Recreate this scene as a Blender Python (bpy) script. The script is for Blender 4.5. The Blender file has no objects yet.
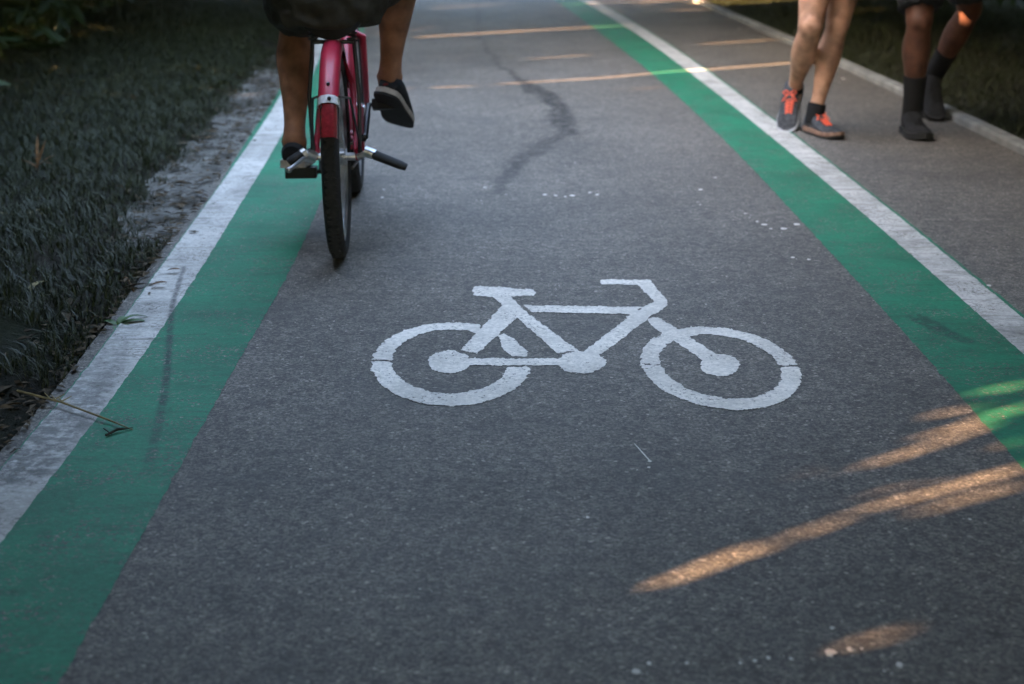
import bpy, bmesh, math, random
import numpy as np
from mathutils import Vector, Matrix, noise as mnoise
random.seed(7); rng = np.random.default_rng(11)
scene = bpy.context.scene
COL = scene.collection
R = math.radians

# ------------------------------------------------------------------ camera
CAM_H, FPX, YH = 1.05, 1422.0, -110.0
TILT = math.atan((342 - YH) / FPX)
cam = bpy.data.objects.new('camera', bpy.data.cameras.new('camera'))
COL.objects.link(cam); scene.camera = cam
cam.location = (0, 0, CAM_H); cam.rotation_euler = (math.pi/2 - TILT, 0, 0)
cam.data.sensor_width = 36; cam.data.lens = 36 * FPX / 1024
cam.data.clip_start = .05; cam.data.clip_end = 500
cam.data.dof.use_dof = True; cam.data.dof.focus_distance = 3.25; cam.data.dof.aperture_fstop = 3.6

def G(px, py, h=0.0):
    """traced photo point -> where that mark lies on the ground, in metres"""
    a = TILT + math.atan((py - 342) / FPX)
    Y = (CAM_H - h) / math.tan(a)
    z = Y * math.cos(TILT) + (CAM_H - h) * math.sin(TILT)
    return ((px - 512) * z / FPX, Y)

# ------------------------------------------------------------------ light
SUN_H = Vector((.885, .465, 0)).normalized(); SUN_EL = R(17)
SUN_D = Vector((SUN_H.x*math.cos(SUN_EL), SUN_H.y*math.cos(SUN_EL), -math.sin(SUN_EL)))
sl = bpy.data.lights.new('sun', 'SUN'); so = bpy.data.objects.new('sun', sl); COL.objects.link(so)
sl.energy = 2.0; sl.angle = R(.6); sl.color = (1, .60, .33)
so.rotation_euler = SUN_D.to_track_quat('-Z', 'Y').to_euler()
so.location = (-30, -16, 12)
w = bpy.data.worlds.new('World'); scene.world = w; w.use_nodes = True
nt = w.node_tree; bg = nt.nodes['Background']
sky = nt.nodes.new('ShaderNodeTexSky'); sky.sky_type = 'NISHITA'; sky.sun_disc = False
sky.sun_elevation = SUN_EL; sky.sun_rotation = math.atan2(-SUN_D.x, -SUN_D.y)
sky.air_density = 1.0; sky.dust_density = 5.0; sky.ozone_density = .3
nt.links.new(sky.outputs[0], bg.inputs[0]); bg.inputs[1].default_value = .15
scene.view_settings.view_transform = 'Standard'; scene.view_settings.look = 'None'
scene.view_settings.exposure = 5.1; scene.view_settings.gamma = 1.0
scene.render.engine = 'CYCLES'
scene.cycles.max_bounces = 6; scene.cycles.diffuse_bounces = 4
scene.render.resolution_x = 1024; scene.render.resolution_y = 684

# ------------------------------------------------------------------ tagging
def tag(o, label=None, cat=None, group=None, kind=None):
    if label: o['label'] = label
    if cat: o['category'] = cat
    if group: o['group'] = group
    if kind: o['kind'] = kind
    return o
def link(name, me, mat=None, parent=None, smooth=False):
    o = bpy.data.objects.new(name, me); COL.objects.link(o)
    if mat:
        for m in (mat if isinstance(mat, (list, tuple)) else [mat]): me.materials.append(m)
    if parent: o.parent = parent
    if smooth: me.polygons.foreach_set('use_smooth', [True]*len(me.polygons))
    return o
def empty(name, loc=(0, 0, 0), rz=0):
    o = bpy.data.objects.new(name, None); COL.objects.link(o)
    o.location = loc; o.rotation_euler = (0, 0, rz); o.empty_display_size = .1
    return o
def pydata(name, V, F):
    me = bpy.data.meshes.new(name); me.from_pydata([tuple(v) for v in V], [], [tuple(f) for f in F]); me.update(); return me

# ------------------------------------------------------------------ materials
def mat(name, col, rough=.7, spec=.5, metal=0, var=.0, vscale=20, bump=0, bscale=200, sss=0, trans=0, coat=0):
    m = bpy.data.materials.new(name); m.use_nodes = True
    n, l = m.node_tree.nodes, m.node_tree.links; b = n['Principled BSDF']
    b.inputs['Roughness'].default_value = rough; b.inputs['Metallic'].default_value = metal
    b.inputs['Specular IOR Level'].default_value = spec; b.inputs['Coat Weight'].default_value = coat
    if trans: b.inputs['Transmission Weight'].default_value = trans
    if sss:
        b.inputs['Subsurface Weight'].default_value = sss; b.inputs['Subsurface Radius'].default_value = (.01, .004, .002); b.inputs['Subsurface Scale'].default_value = .5
    b.inputs['Base Color'].default_value = (*col, 1)
    tc = n.new('ShaderNodeTexCoord')
    if var:
        t = n.new('ShaderNodeTexNoise'); t.inputs['Scale'].default_value = vscale; t.inputs['Detail'].default_value = 6
        l.new(tc.outputs['Object'], t.inputs['Vector'])
        r = n.new('ShaderNodeValToRGB'); e = r.color_ramp.elements
        e[0].position = .3; e[1].position = .7
        e[0].color = (*[c*(1-var) for c in col], 1); e[1].color = (*[min(1, c*(1+var)) for c in col], 1)
        l.new(t.outputs['Fac'], r.inputs[0]); l.new(r.outputs[0], b.inputs['Base Color'])
    if bump:
        t = n.new('ShaderNodeTexNoise'); t.inputs['Scale'].default_value = bscale; t.inputs['Detail'].default_value = 4
        l.new(tc.outputs['Object'], t.inputs['Vector'])
        bp = n.new('ShaderNodeBump'); bp.inputs['Strength'].default_value = bump; bp.inputs['Distance'].default_value = .004
        l.new(t.outputs['Fac'], bp.inputs['Height']); l.new(bp.outputs[0], b.inputs['Normal'])
    return m

class NB:
    """small node builder"""
    def __init__(s, name):
        s.m = bpy.data.materials.new(name); s.m.use_nodes = True
        s.n, s.l = s.m.node_tree.nodes, s.m.node_tree.links; s.b = s.n['Principled BSDF']
        s.tc = s.n.new('ShaderNodeTexCoord').outputs['Object']
    def vec(s, sx, sy, sz=1):
        v = s.n.new('ShaderNodeMapping'); v.inputs['Scale'].default_value = (sx, sy, sz); s.l.new(s.tc, v.inputs[0]); return v.outputs[0]
    def noise(s, scale, detail=4, rough=.55, v=None, dist=0):
        t = s.n.new('ShaderNodeTexNoise'); t.inputs['Scale'].default_value = scale; t.inputs['Detail'].default_value = detail
        t.inputs['Roughness'].default_value = rough; t.inputs['Distortion'].default_value = dist
        s.l.new(v or s.tc, t.inputs['Vector']); return t.outputs['Fac']
    def voro(s, scale, feat='F1', out='Distance', v=None):
        t = s.n.new('ShaderNodeTexVoronoi'); t.feature = feat; t.inputs['Scale'].default_value = scale
        s.l.new(v or s.tc, t.inputs['Vector']); return t.outputs[out]
    def ramp(s, fac, p0, p1, c0=0., c1=1.):
        r = s.n.new('ShaderNodeMapRange'); r.inputs[1].default_value = p0; r.inputs[2].default_value = p1
        r.inputs[3].default_value = c0; r.inputs[4].default_value = c1; r.interpolation_type = 'SMOOTHSTEP'
        s.l.new(fac, r.inputs[0]); return r.outputs[0]
    def math(s, op, a, b=None, clamp=False):
        t = s.n.new('ShaderNodeMath'); t.operation = op; t.use_clamp = clamp
        for i, x in enumerate((a, b)):
            if x is None: continue
            if isinstance(x, (int, float)): t.inputs[i].default_value = x
            else: s.l.new(x, t.inputs[i])
        return t.outputs[0]
    def mix(s, fac, a, b, mode='MIX'):
        t = s.n.new('ShaderNodeMix'); t.data_type = 'RGBA'; t.blend_type = mode
        for sock, x in ((t.inputs[0], fac), (t.inputs[6], a), (t.inputs[7], b)):
            if isinstance(x, (int, float)): sock.default_value = x
            elif isinstance(x, tuple): sock.default_value = (*x, 1)
            else: s.l.new(x, sock)
        return t.outputs[2]
    def attr(s, name):
        t = s.n.new('ShaderNodeAttribute'); t.attribute_name = name; return t.outputs['Fac']
    def bump(s, h, strength, dist=.003):
        bp = s.n.new('ShaderNodeBump'); bp.inputs['Strength'].default_value = strength; bp.inputs['Distance'].default_value = dist
        s.l.new(h, bp.inputs['Height']); s.l.new(bp.outputs[0], s.b.inputs['Normal'])
    def out(s, col, rough=.8, spec=.4):
        s.l.new(col, s.b.inputs['Base Color'])
        if isinstance(rough, (int, float)): s.b.inputs['Roughness'].default_value = rough
        else: s.l.new(rough, s.b.inputs['Roughness'])
        s.b.inputs['Specular IOR Level'].default_value = spec
        return s.m

def asphalt_nodes(nb, base=(.112, .099, .083)):
    big = nb.noise(.9, 4); mid = nb.noise(6, 5, .6); fine = nb.noise(170, 4, .75); grain = nb.voro(165, 'F1', 'Color'); fine2 = nb.noise(420, 2, .6)
    sep = nb.n.new('ShaderNodeSeparateColor'); nb.l.new(grain, sep.inputs[0]); g = sep.outputs[0]
    k = nb.math('MULTIPLY', nb.ramp(big, .3, .72, .84, 1.16), nb.ramp(mid, .3, .7, .90, 1.1))
    k = nb.math('MULTIPLY', k, nb.ramp(fine, .32, .70, .42, 1.62))
    k = nb.math('MULTIPLY', k, nb.ramp(fine2, .3, .7, .72, 1.28))
    k = nb.math('MULTIPLY', k, nb.ramp(g, 0, 1, .60, 1.40))
    k = nb.math('MULTIPLY', k, nb.ramp(nb.noise(28, 5, .7), .36, .64, .78, 1.22))
    k2 = nb.math('ADD', k, nb.ramp(g, .97, 1, 0, 1.3))            # pale stone chips
    c = nb.mix(1.0, base, k2, 'MULTIPLY')
    c = nb.mix(nb.ramp(nb.noise(2.3, 7, .7), .50, .66, 0, .40), c, (.056, .052, .047))
    c = nb.mix(nb.ramp(nb.noise(13, 6, .75), .58, .66, 0, .5), c, (.045, .042, .038))
    return c, fine, g

nb = NB('asphalt')
c, fine, g = asphalt_nodes(nb)
st = nb.math('MULTIPLY', nb.attr('stain'), nb.ramp(nb.noise(9, 8, .8, nb.vec(1.3, 1.9)), .38, .52, .10, 1.25), True); st = nb.math('MULTIPLY', st, nb.ramp(nb.noise(34, 5, .7), .34, .54, .25, 1.1), True)
c = nb.mix(st, c, (.020, .018, .016))
spot = nb.ramp(nb.voro(1.35, 'F1', 'Distance'), .02, .05, 1, 0)
spot = nb.math('MULTIPLY', spot, nb.ramp(nb.noise(40, 3), .35, .6, 0, .75))
c = nb.mix(spot, c, (.028, .027, .026))
pit = nb.math('MULTIPLY', nb.ramp(nb.voro(7.5, 'F1', 'Distance'), .05, .13, 1, 0), nb.ramp(nb.noise(4.2, 3), .50, .62, 0, .7))
c = nb.mix(pit, c, (.035, .032, .029))
hgt = nb.math('ADD', fine, nb.math('MULTIPLY', g, .6)); nb.bump(hgt, .75, .0032)
M_ASPH = nb.out(c, nb.ramp(fine, .3, .7, .62, .85), .45)

def paint(name, col, dirt, wear=.62, stain_col=(.05, .05, .05), dirt_amt=.4):
    nb = NB(name)
    a, fine, g = asphalt_nodes(nb)
    v = nb.mix(nb.ramp(nb.noise(4, 7, .68), .38, .62, 0, 1), tuple(x*.80 for x in col), tuple(min(1, x*1.14) for x in col))
    v = nb.mix(nb.ramp(nb.noise(75, 5, .8), .36, .62, 0, .55), v, tuple(x*.62 for x in col))                  # stone texture under the film
    v = nb.mix(nb.ramp(g, .55, 1, 0, .35), v, tuple(min(1, x*1.3) for x in col))
    sm = nb.ramp(nb.noise(13, 9, .78, nb.vec(.40, 2.4)), .50, .62, 0, dirt_amt)                              # smeared dirt across the path
    v = nb.mix(sm, v, dirt)
    v = nb.mix(nb.ramp(nb.noise(1.6, 7, .7), .48, .66, 0, dirt_amt*.9), v, dirt)
    v = nb.mix(nb.ramp(nb.noise(26, 6, .75), .58, .66, 0, dirt_amt), v, tuple(x*.7 for x in dirt))
    v = nb.mix(nb.math('MULTIPLY', nb.attr('stain'), nb.ramp(nb.noise(28, 6, .75), .36, .56, .2, 1), True), v, stain_col)
    pin = nb.math('MULTIPLY', nb.ramp(nb.noise(95, 5, .8), wear-.06, wear+.0, 0, 1), nb.ramp(nb.noise(7, 7, .75), .44, .58, .08, 1))
    c = nb.mix(pin, v, a)
    nb.bump(nb.math('ADD', fine, nb.math('MULTIPLY', g, .35)), .5, .0025)
    return nb.out(c, .7, .35)
M_WHITE = paint('white_paint', (.50, .475, .435), (.16, .15, .13), .585, dirt_amt=.68)
M_SYM = paint('symbol_paint', (.71, .655, .58), (.44, .405, .36), .61, dirt_amt=.25)
M_GREEN = paint('green_paint', (.011, .165, .082), (.016, .062, .036), .575, (.012, .035, .026), .5)

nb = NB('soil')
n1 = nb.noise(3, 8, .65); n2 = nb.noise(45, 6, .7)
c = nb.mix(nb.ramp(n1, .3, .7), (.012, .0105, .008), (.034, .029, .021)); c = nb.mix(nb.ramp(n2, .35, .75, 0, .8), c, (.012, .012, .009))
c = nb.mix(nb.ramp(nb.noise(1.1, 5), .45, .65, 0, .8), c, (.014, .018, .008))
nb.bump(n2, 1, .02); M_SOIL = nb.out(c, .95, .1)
nb = NB('concrete')
n1 = nb.noise(7, 8, .7); n2 = nb.noise(90, 5, .7)
c = nb.mix(nb.ramp(n1, .32, .68), (.095, .09, .078), (.18, .172, .155)); c = nb.mix(nb.ramp(n2, .45, .8, 0, .6), c, (.09, .085, .075))
dirtm = nb.ramp(nb.noise(4.5, 8, .75), .46, .60, 0, .9); c = nb.mix(dirtm, c, (.032, .028, .021))
nb.bump(n2, .7, .006); M_CONC = nb.out(c, .9, .25)
M_KERB = mat('kerb_concrete', (.17, .17, .16), .9, .25, var=.35, vscale=9, bump=.5, bscale=70)

def leafmat(name, a, b, rough=.55):
    nb = NB(name)
    t = nb.attr('tone'); c = nb.mix(t, a, b); nb.out(c, rough, .3)
    tr = nb.n.new('ShaderNodeBsdfTranslucent'); nb.l.new(c, tr.inputs[0])
    mx = nb.n.new('ShaderNodeMixShader'); mx.inputs[0].default_value = .2
    nb.l.new(nb.b.outputs[0], mx.inputs[1]); nb.l.new(tr.outputs[0], mx.inputs[2])
    nb.l.new(mx.outputs[0], nb.n['Material Output'].inputs[0]); return nb.m
M_LEAF = leafmat('tree_leaf', (.016, .032, .010), (.040, .065, .020))
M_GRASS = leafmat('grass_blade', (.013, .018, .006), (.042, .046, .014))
M_STRAW = mat('straw', (.20, .16, .075), .8, .2, var=.3, vscale=30)
M_WEED = mat('weed_leaf', (.05, .10, .03), .6, .3, var=.3, vscale=40)
M_RUST = mat('dry_leaf', (.10, .052, .020), .8, .2, var=.5, vscale=60)
M_TWIG = mat('twig_bark', (.020, .020, .016), .9, .2)
M_BARK = mat('bark', (.05, .042, .033), .95, .2, var=.5, vscale=14, bump=1, bscale=30)

# ------------------------------------------------------------------ path layout
TAB = {
 'Lo': [(-14, -.97), (2, -.97), (3.02, -.975), (3.93, -1.02), (4.8, -1.065), (5.9, -1.125), (7.4, -1.22), (8.7, -1.325), (11.3, -1.55), (14.6, -1.90), (20, -2.75), (30, -5.0), (45, -9.6)],
 'Li': [(-14, -.86), (2, -.86), (3.02, -.868), (3.93, -.90), (4.8, -.945), (5.9, -1.005), (7.4, -1.10), (8.7, -1.20), (11.3, -1.42), (14.6, -1.76), (20, -2.60), (30, -4.85), (45, -9.45)],
 'Lg': [(-14, -.63), (2, -.63), (3.02, -.638), (4.09, -.645), (4.8, -.67), (5.9, -.725), (7.4, -.82), (8.7, -.925), (11.3, -1.15), (14.6, -1.50), (20, -2.35), (30, -4.6), (45, -9.2)],
 'Rg': [(-14, .97), (2, .97), (3.23, .975), (4.62, .962), (5.78, .945), (7.22, .90), (8.56, .84), (11.28, .67), (14.61, .42), (20, -.20), (30, -2.1), (45, -6.4)],
 'Ri': [(-14, 1.215), (2, 1.215), (3.66, 1.208), (4.36, 1.20), (5.51, 1.175), (6.59, 1.145), (8.03, 1.095), (10.91, .96), (14.61, .68), (20, .08), (30, -1.8), (45, -6.1)],
 'Ro': [(-14, 1.315), (2, 1.315), (3.5, 1.312), (4.4, 1.306), (5.51, 1.285), (7.10, 1.24), (8.67, 1.19), (11.28, 1.06), (14.61, .81), (20, .21), (30, -1.65), (45, -5.95)],
 'K':  [(-14, 2.14), (3, 2.14), (5.85, 2.12), (6.89, 2.10), (8.85, 2.04), (10.27, 1.98), (14.21, 1.79), (20, 1.30), (30, -.5), (45, -4.8)],
}
def edge(name, Y):
    T = TAB[name]; xs = [a for a, _ in T]; ys = [b for _, b in T]
    i = max(0, min(len(xs)-2, int(np.searchsorted(xs, Y))-1))
    def sl(k):
        if k == 0: return (ys[1]-ys[0])/(xs[1]-xs[0])
        if k == len(xs)-1: return (ys[-1]-ys[-2])/(xs[-1]-xs[-2])
        h0, h1 = xs[k]-xs[k-1], xs[k+1]-xs[k]; d0, d1 = (ys[k]-ys[k-1])/h0, (ys[k+1]-ys[k])/h1
        return (d0*h1+d1*h0)/(h0+h1)
    h = xs[i+1]-xs[i]; t = (Y-xs[i])/h
    return ys[i]*(2*t**3-3*t*t+1)+h*sl(i)*(t**3-2*t*t+t)+ys[i+1]*(-2*t**3+3*t*t)+h*sl(i+1)*(t**3-t*t)

def rows(step=.02):
    r = list(np.arange(-14, 1.2, .4)) + list(np.arange(1.2, 9, step)) + list(np.arange(9, 16, step*2)) + list(np.arange(16, 45, .5))
    return [float(v) for v in r]

# stains: traced worn trail on the asphalt, skid marks on the paint
TRAIL = [(478, 0, 3, .35), (478, 30, 3, .4), (487, 50, 4, .5), (505, 68, 5, .65), (525, 82, 8, .8), (545, 95, 11, .85), (560, 108, 13, .85), (567, 121, 12, .8),
         (562, 136, 11, .65), (545, 148, 14, .5), (520, 158, 15, .62), (510, 170, 15, .7), (500, 185, 13, .55), (495, 196, 8, .3)]
SKID = [(184, 268, 2.5, .7), (174, 300, 2.5, .9), (171, 318, 3, .9), (168, 360, 3.5, 1), (164, 400, 4.5, .95), (157, 430, 5, .7), (148, 470, 6, .4)]
SMUD = [(918, 318, 12, .6), (945, 333, 11, .8), (968, 342, 8, .6)]
SMUD2 = [(720, 112, 9, .3), (745, 118, 9, .35)]
def stain(P, lines):
    out = np.zeros(len(P))
    for ln in lines:
        pts = []
        for (x, y, wpx, k) in ln:
            gx, gy = G(x, y); pts.append((gx, gy, (G(x+wpx, y)[0]-gx), k))
        for (x0, y0, w0, k0), (x1, y1, w1, k1) in zip(pts[:-1], pts[1:]):
            d = np.array([x1-x0, y1-y0]); L2 = d@d
            t = np.clip(((P[:, 0]-x0)*d[0]+(P[:, 1]-y0)*d[1])/L2, 0, 1)
            dd = np.hypot(P[:, 0]-x0-t*d[0], P[:, 1]-y0-t*d[1]); ww = w0+(w1-w0)*t; kk = k0+(k1-k0)*t
            f = np.clip((1.35-dd/ww)/.75, 0, 1); out = np.maximum(out, kk*f*f*(3-2*f))
    return out

def strip(name, fa, fb, z, nu, matl, lines=(), jit=0., skirt=0., step=.02, extra=None):
    rs = rows(step); V = []
    for r in rs:
        a, b = fa(r), fb(r)
        if jit and r > 1.1:
            a += jit*mnoise.noise((r*22, 3.1, z*9)) + jit*.7*mnoise.noise((r*70, 1.1, 5)); b += jit*mnoise.noise((r*22, 9.3, z*7)) + jit*.7*mnoise.noise((r*70, 5.1, 2))
        for j in range(nu+1):
            V.append((a+(b-a)*j/nu, r, z))
    n = nu+1; F = []
    for i in range(len(rs)-1):
        for j in range(nu):
            F.append((i*n+j, i*n+j+1, (i+1)*n+j+1, (i+1)*n+j))
    if skirt:
        for j in (0, nu):
            base = len(V)
            for i in range(len(rs)): x, y, _ = V[i*n+j]; V.append((x, y, z-skirt))
            for i in range(len(rs)-1):
                q = (i*n+j, (i+1)*n+j, base+i+1, base+i); F.append(q if j == 0 else q[::-1])
    nstrip = len(F)
    if extra: extra(V, F)
    me = pydata(name, V, F)
    P = np.array(V)
    if name == 'path': P = P + np.array([(.045*mnoise.noise((x*7, y*3.5, 1))+.03*mnoise.noise((x*22, y*11, 4)), .10*mnoise.noise((x*9, y*4, 7)), 0) if y > 1.5 and y < 17 else (0, 0, 0) for x, y, _ in V])
    s = stain(P[:, :2], lines) if lines else np.zeros(len(V))
    at = me.attributes.new('stain', 'FLOAT', 'POINT'); at.data.foreach_set('value', s.astype(np.float32))
    o = link(name, me, matl); o['kind'] = 'structure'
    return o, nstrip

FLECK = [(382, 198, 4), (384, 190, 2.5), (545, 195, 4), (556, 196, 4), (565, 197, 3), (572, 196, 4.5), (590, 193, 3.5), (597, 195, 4), (485, 188, 3), (481, 201, 2), (506, 195, 2),
         (700, 190, 4), (715, 178, 3), (745, 214, 3), (757, 222, 3.5), (764, 225, 5), (771, 229, 3), (784, 229, 6), (797, 225, 6), (793, 258, 4), (809, 260, 4),
         (636, 673, 7), (649, 664, 5), (687, 664, 4), (830, 654, 10), (851, 651, 7), (832, 629, 6), (862, 650, 3), (900, 666, 7), (791, 660, 4), (755, 662, 4), (768, 659, 4), (740, 664, 3), (884, 672, 3),
         (650, 462, 4), (649, 468, 3), (588, 518, 4), (740, 29, 4), (843, 79, 5), (989, 286, 4), (455, 33, 2), (575, 163, 2), (700, 205, 2), (310, 470, 2), (420, 590, 2.5), (970, 520, 3)]
def flecks(V, F):
    rr = random.Random(4)
    def poly(x, y, w):
        gx, gy = G(x, y); r = (G(x+w, y)[0]-gx)*.55; b = len(V); n = rr.randint(6, 9)
        for k in range(n):
            a = k*2*math.pi/n; q = r*rr.uniform(.5, 1.2); V.append((gx+q*math.cos(a)*1.15, gy+q*math.sin(a)*1.5, .002))
        F.append(tuple(range(b, b+n)))
    for f in FLECK:
        poly(*f)
        for _ in range(rr.randint(0, 3)): poly(f[0]+rr.uniform(-14, 14), f[1]+rr.uniform(-4, 4), rr.uniform(.6, 1.6))
    a, bq = G(634, 444), G(650, 462); b = len(V); pr = .0012
    V += [(a[0], a[1], pr), (a[0]+.0012, a[1]+.001, pr), (bq[0]+.0025, bq[1], pr), (bq[0], bq[1]-.0025, pr)]; F.append((b, b+1, b+2, b+3))
E_ = lambda n, d=0: (lambda Y: edge(n, Y)+d)
path, ns = strip('path', E_('Lo', -.035), E_('K'), 0, 170, [M_ASPH, M_SYM], [[(a_, b_, c_*.78, d_) for a_, b_, c_, d_ in TRAIL]], skirt=.06, extra=flecks)
mi = np.zeros(len(path.data.polygons), dtype=np.int32); mi[ns:] = 1; path.data.polygons.foreach_set('material_index', mi)
strip('green_stripe', (lambda Y: edge('Lo', Y)-.004-.020*min(1, max(0, (Y-5.2)/1.2))), E_('Lg'), .0015, 80, M_GREEN, [SKID], jit=.004, step=.012)
strip('green_stripe', E_('Rg'), E_('Ro', .013), .0015, 80, M_GREEN, [SMUD, SMUD2], jit=.004, step=.012)
strip('white_line', E_('Lo'), E_('Li'), .0030, 26, M_WHITE, [SKID, [(10, 470, 50, .8), (60, 420, 40, .7), (100, 365, 26, .5), (140, 306, 16, .25)]], jit=.003, step=.012)
strip('white_line', E_('Ri'), E_('Ro'), .0030, 26, M_WHITE, [[(985, 302, 3, .4), (1000, 298, 3, .5)], [(1000, 331, 3, .5), (1024, 335, 3, .5)]], jit=.003, step=.012)

# concrete edging left of the path, ragged where soil and turf have crept over it
ce, _ = strip('concrete_edging', E_('Lo', -.42), E_('Lo', -.036), -.016, 12, M_CONC, step=.04, skirt=.05)
# kerb on the right
V, F = [], []; rs = rows(.1)
for r in rs:
    k = edge('K', r)
    for x, z in ((.002, -.05), (.002, .026), (.012, .034), (.068, .034), (.078, .022), (.078, -.05)): V.append((k+x, r, z + .003*mnoise.noise((r*1.1, 4, 4))))
for i in range(len(rs)-1):
    for j in range(5): F.append((i*6+j, (i+1)*6+j, (i+1)*6+j+1, i*6+j+1))
tag(link('kerb', pydata('kerb', V, F), M_KERB), kind='structure')
def ground_z(x, y):
    yy = min(max(y, -14), 45)
    dl = edge('Lo', yy)-.036-x; dr = x-edge('K', yy)-.08
    z = -.07
    if dl > 0:
        bare = min(1, max(0, (y-4.0)/.8))*min(1, max(0, (12-y)/4))          # where the concrete still shows
        z = -.016 + .020*mnoise.noise((x*5, y*3.2, 0)) + .012*mnoise.noise((x*14, y*11, 3)) + .005*mnoise.noise((x*40, y*30, 5))
        z += .016*(1-bare) - .030*bare + .046*min(1, max(0, (dl-.15-.05*mnoise.noise((y*2, 8, 8)))/.16)) - (.012*max(0, 1-dl/.05))
        z += min(max(dl-.3, 0), 1)*.03
    elif dr > 0: z = -.015 + min(dr, 1)*.035 + .02*mnoise.noise((x*1.5, y*1.5, 0))*min(1, dr*3)
    return z
# the ground: one sheet, lying just under the path
V, F = [], []
gx = np.concatenate([np.linspace(-150, -8, 14), np.arange(-7.6, -2.1, .2), np.arange(-2.1, -.9, .024), np.arange(-.8, 7.7, .2), np.linspace(8, 150, 14)]); gy = np.concatenate([np.linspace(-120, -6, 14), np.arange(-5.6, 1.4, .2), np.arange(1.4, 11, .035), np.arange(11, 20, .2), np.linspace(20.4, 220, 16)])
for y in gy:
    for x in gx:
        z = ground_z(x, y)
        V.append((x, y, z))
nx = len(gx)
for i in range(len(gy)-1):
    for j in range(nx-1): F.append((i*nx+j, i*nx+j+1, (i+1)*nx+j+1, (i+1)*nx+j))
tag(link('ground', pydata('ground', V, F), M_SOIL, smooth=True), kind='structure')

# ------------------------------------------------------------------ the painted bicycle
def symbol():
    x0, x1, y0, y1, s = 366., 808., 274., 416., .85
    xs = np.arange(x0, x1, s); ys = np.arange(y0, y1, s); X, Y = np.meshgrid(xs, ys)
    def ell(cx, cy, a, b, sh=0):
        x = X-cx; y = Y-cy-sh*x/a; return (np.sqrt((x/a)**2+(y/b)**2)-1)*min(a, b)
    def poly(P):
        d = np.full(X.shape, 1e9); ins = np.zeros(X.shape, bool)
        for (ax, ay), (bx, by) in zip(P, P[1:]+P[:1]):
            ex, ey = bx-ax, by-ay; t = np.clip(((X-ax)*ex+(Y-ay)*ey)/(ex*ex+ey*ey), 0, 1)
            d = np.minimum(d, np.hypot(X-ax-t*ex, Y-ay-t*ey))
            if ey != 0: ins ^= ((ay > Y) != (by > Y)) & (X < ex*(Y-ay)/ey+ax)
        return np.where(ins, -d, d)
    c1 = lambda L: [(360+a/4.267, 270+b/4.267) for a, b in L]
    c2 = lambda L: [(580+a/4.267, 270+b/4.267) for a, b in L]
    rear = np.maximum(ell(451, 364.8, 79.5, 41.6), -ell(450, 362.2, 58.5, 32))
    rear = np.maximum(rear, -np.maximum(480-X, Y-367.6))
    rear = np.maximum(rear, 1.0-np.abs(Y-361.3-.02*(X-380)))
    front = np.maximum(ell(720.6, 368.8, 80, 40.6, 9), -ell(720.7, 367, 61, 31.3, 8))
    cut = np.where(X > 775, 1.0-np.abs(Y-366.6), -9.); cut = np.maximum(cut, np.where(X < 664, .55-np.abs(Y-365-.02*(X-650)), -9.))
    front = np.maximum(front, cut)
    front = np.maximum(front, -poly(c2([(405, 255), (440, 270), (450, 282), (430, 272)])))
    shapes = [rear, front, ell(449, 362.6, 21, 11.4), ell(581.5, 363, 24.6, 10.9), ell(720, 365.6, 19.7, 11.2),
      poly(c1([(590, 280), (625, 276), (660, 300), (712, 350), (712, 372), (650, 370), (612, 345), (600, 310)])),
      poly([(466, 358.9), (560, 359.3), (560, 366.2), (466, 366)]),
      poly(c1([(610, 150), (668, 205), (500, 360), (428, 345)])),
      poly(c1([(565, 116), (640, 112), (705, 180), (932, 347), (838, 355), (625, 165)])),
      poly(c1([(478, 92), (488, 74), (510, 69), (600, 74), (738, 85), (750, 98), (740, 113), (640, 116), (565, 117), (495, 113)])),
      poly([(524, 306), (640, 307.5), (635, 314.7), (532, 312.7)]),
      poly(c2([(84, 45), (300, 43), (318, 70), (373, 132), (368, 160), (300, 200), (285, 215), (90, 362), (15, 350), (160, 240), (240, 178), (300, 145), (316, 134), (245, 66), (90, 62)])),
      poly(c2([(290, 212), (330, 204), (410, 250), (580, 362), (520, 385), (470, 352), (395, 300), (300, 238)]))]
    D = np.min(np.array(shapes), axis=0)
    for i, yy in enumerate(ys):
        for j, xx in enumerate(xs):
            if abs(D[i, j]) < 5:
                D[i, j] += 1.0*mnoise.noise((xx*.12, yy*.5, .5)) + 1.0*mnoise.noise((xx*.33, yy*1.3, 3.3)) + .6*mnoise.noise((xx*.9, yy*2, 7)) + max(0, mnoise.noise((xx*.035, yy*.9, 8))-.45)*-6
    V, F, key = [], [], {}
    def vert(p):
        k = (round(p[0], 3), round(p[1], 3))
        if k not in key:
            key[k] = len(V); g = G(*p); V.append((g[0], g[1], .0018))
        return key[k]
    for i in range(len(ys)-1):
        for j in range(len(xs)-1):
            d = [D[i, j], D[i, j+1], D[i+1, j+1], D[i+1, j]]
            if min(d) >= 0: continue
            p = [(xs[j], ys[i]), (xs[j+1], ys[i]), (xs[j+1], ys[i+1]), (xs[j], ys[i+1])]
            if max(d) < 0: q = p
            else:
                q = []
                for k in range(4):
                    a, b = d[k], d[(k+1) % 4]; pa, pb = p[k], p[(k+1) % 4]
                    if a < 0: q.append(pa)
                    if (a < 0) != (b < 0):
                        t = a/(a-b); q.append((pa[0]+(pb[0]-pa[0])*t, pa[1]+(pb[1]-pa[1])*t))
            f = []
            for pt in q:
                v = vert(pt)
                if v not in f: f.append(v)
            if len(f) >= 3: F.append(f[::-1])
    me = pydata('bicycle_symbol', V, F)
    me.attributes.new('stain', 'FLOAT', 'POINT')
    tag(link('bicycle_symbol', me, M_SYM), 'white painted bicycle symbol with stencil gaps on the grey asphalt lane', 'road marking')
symbol()

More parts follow.
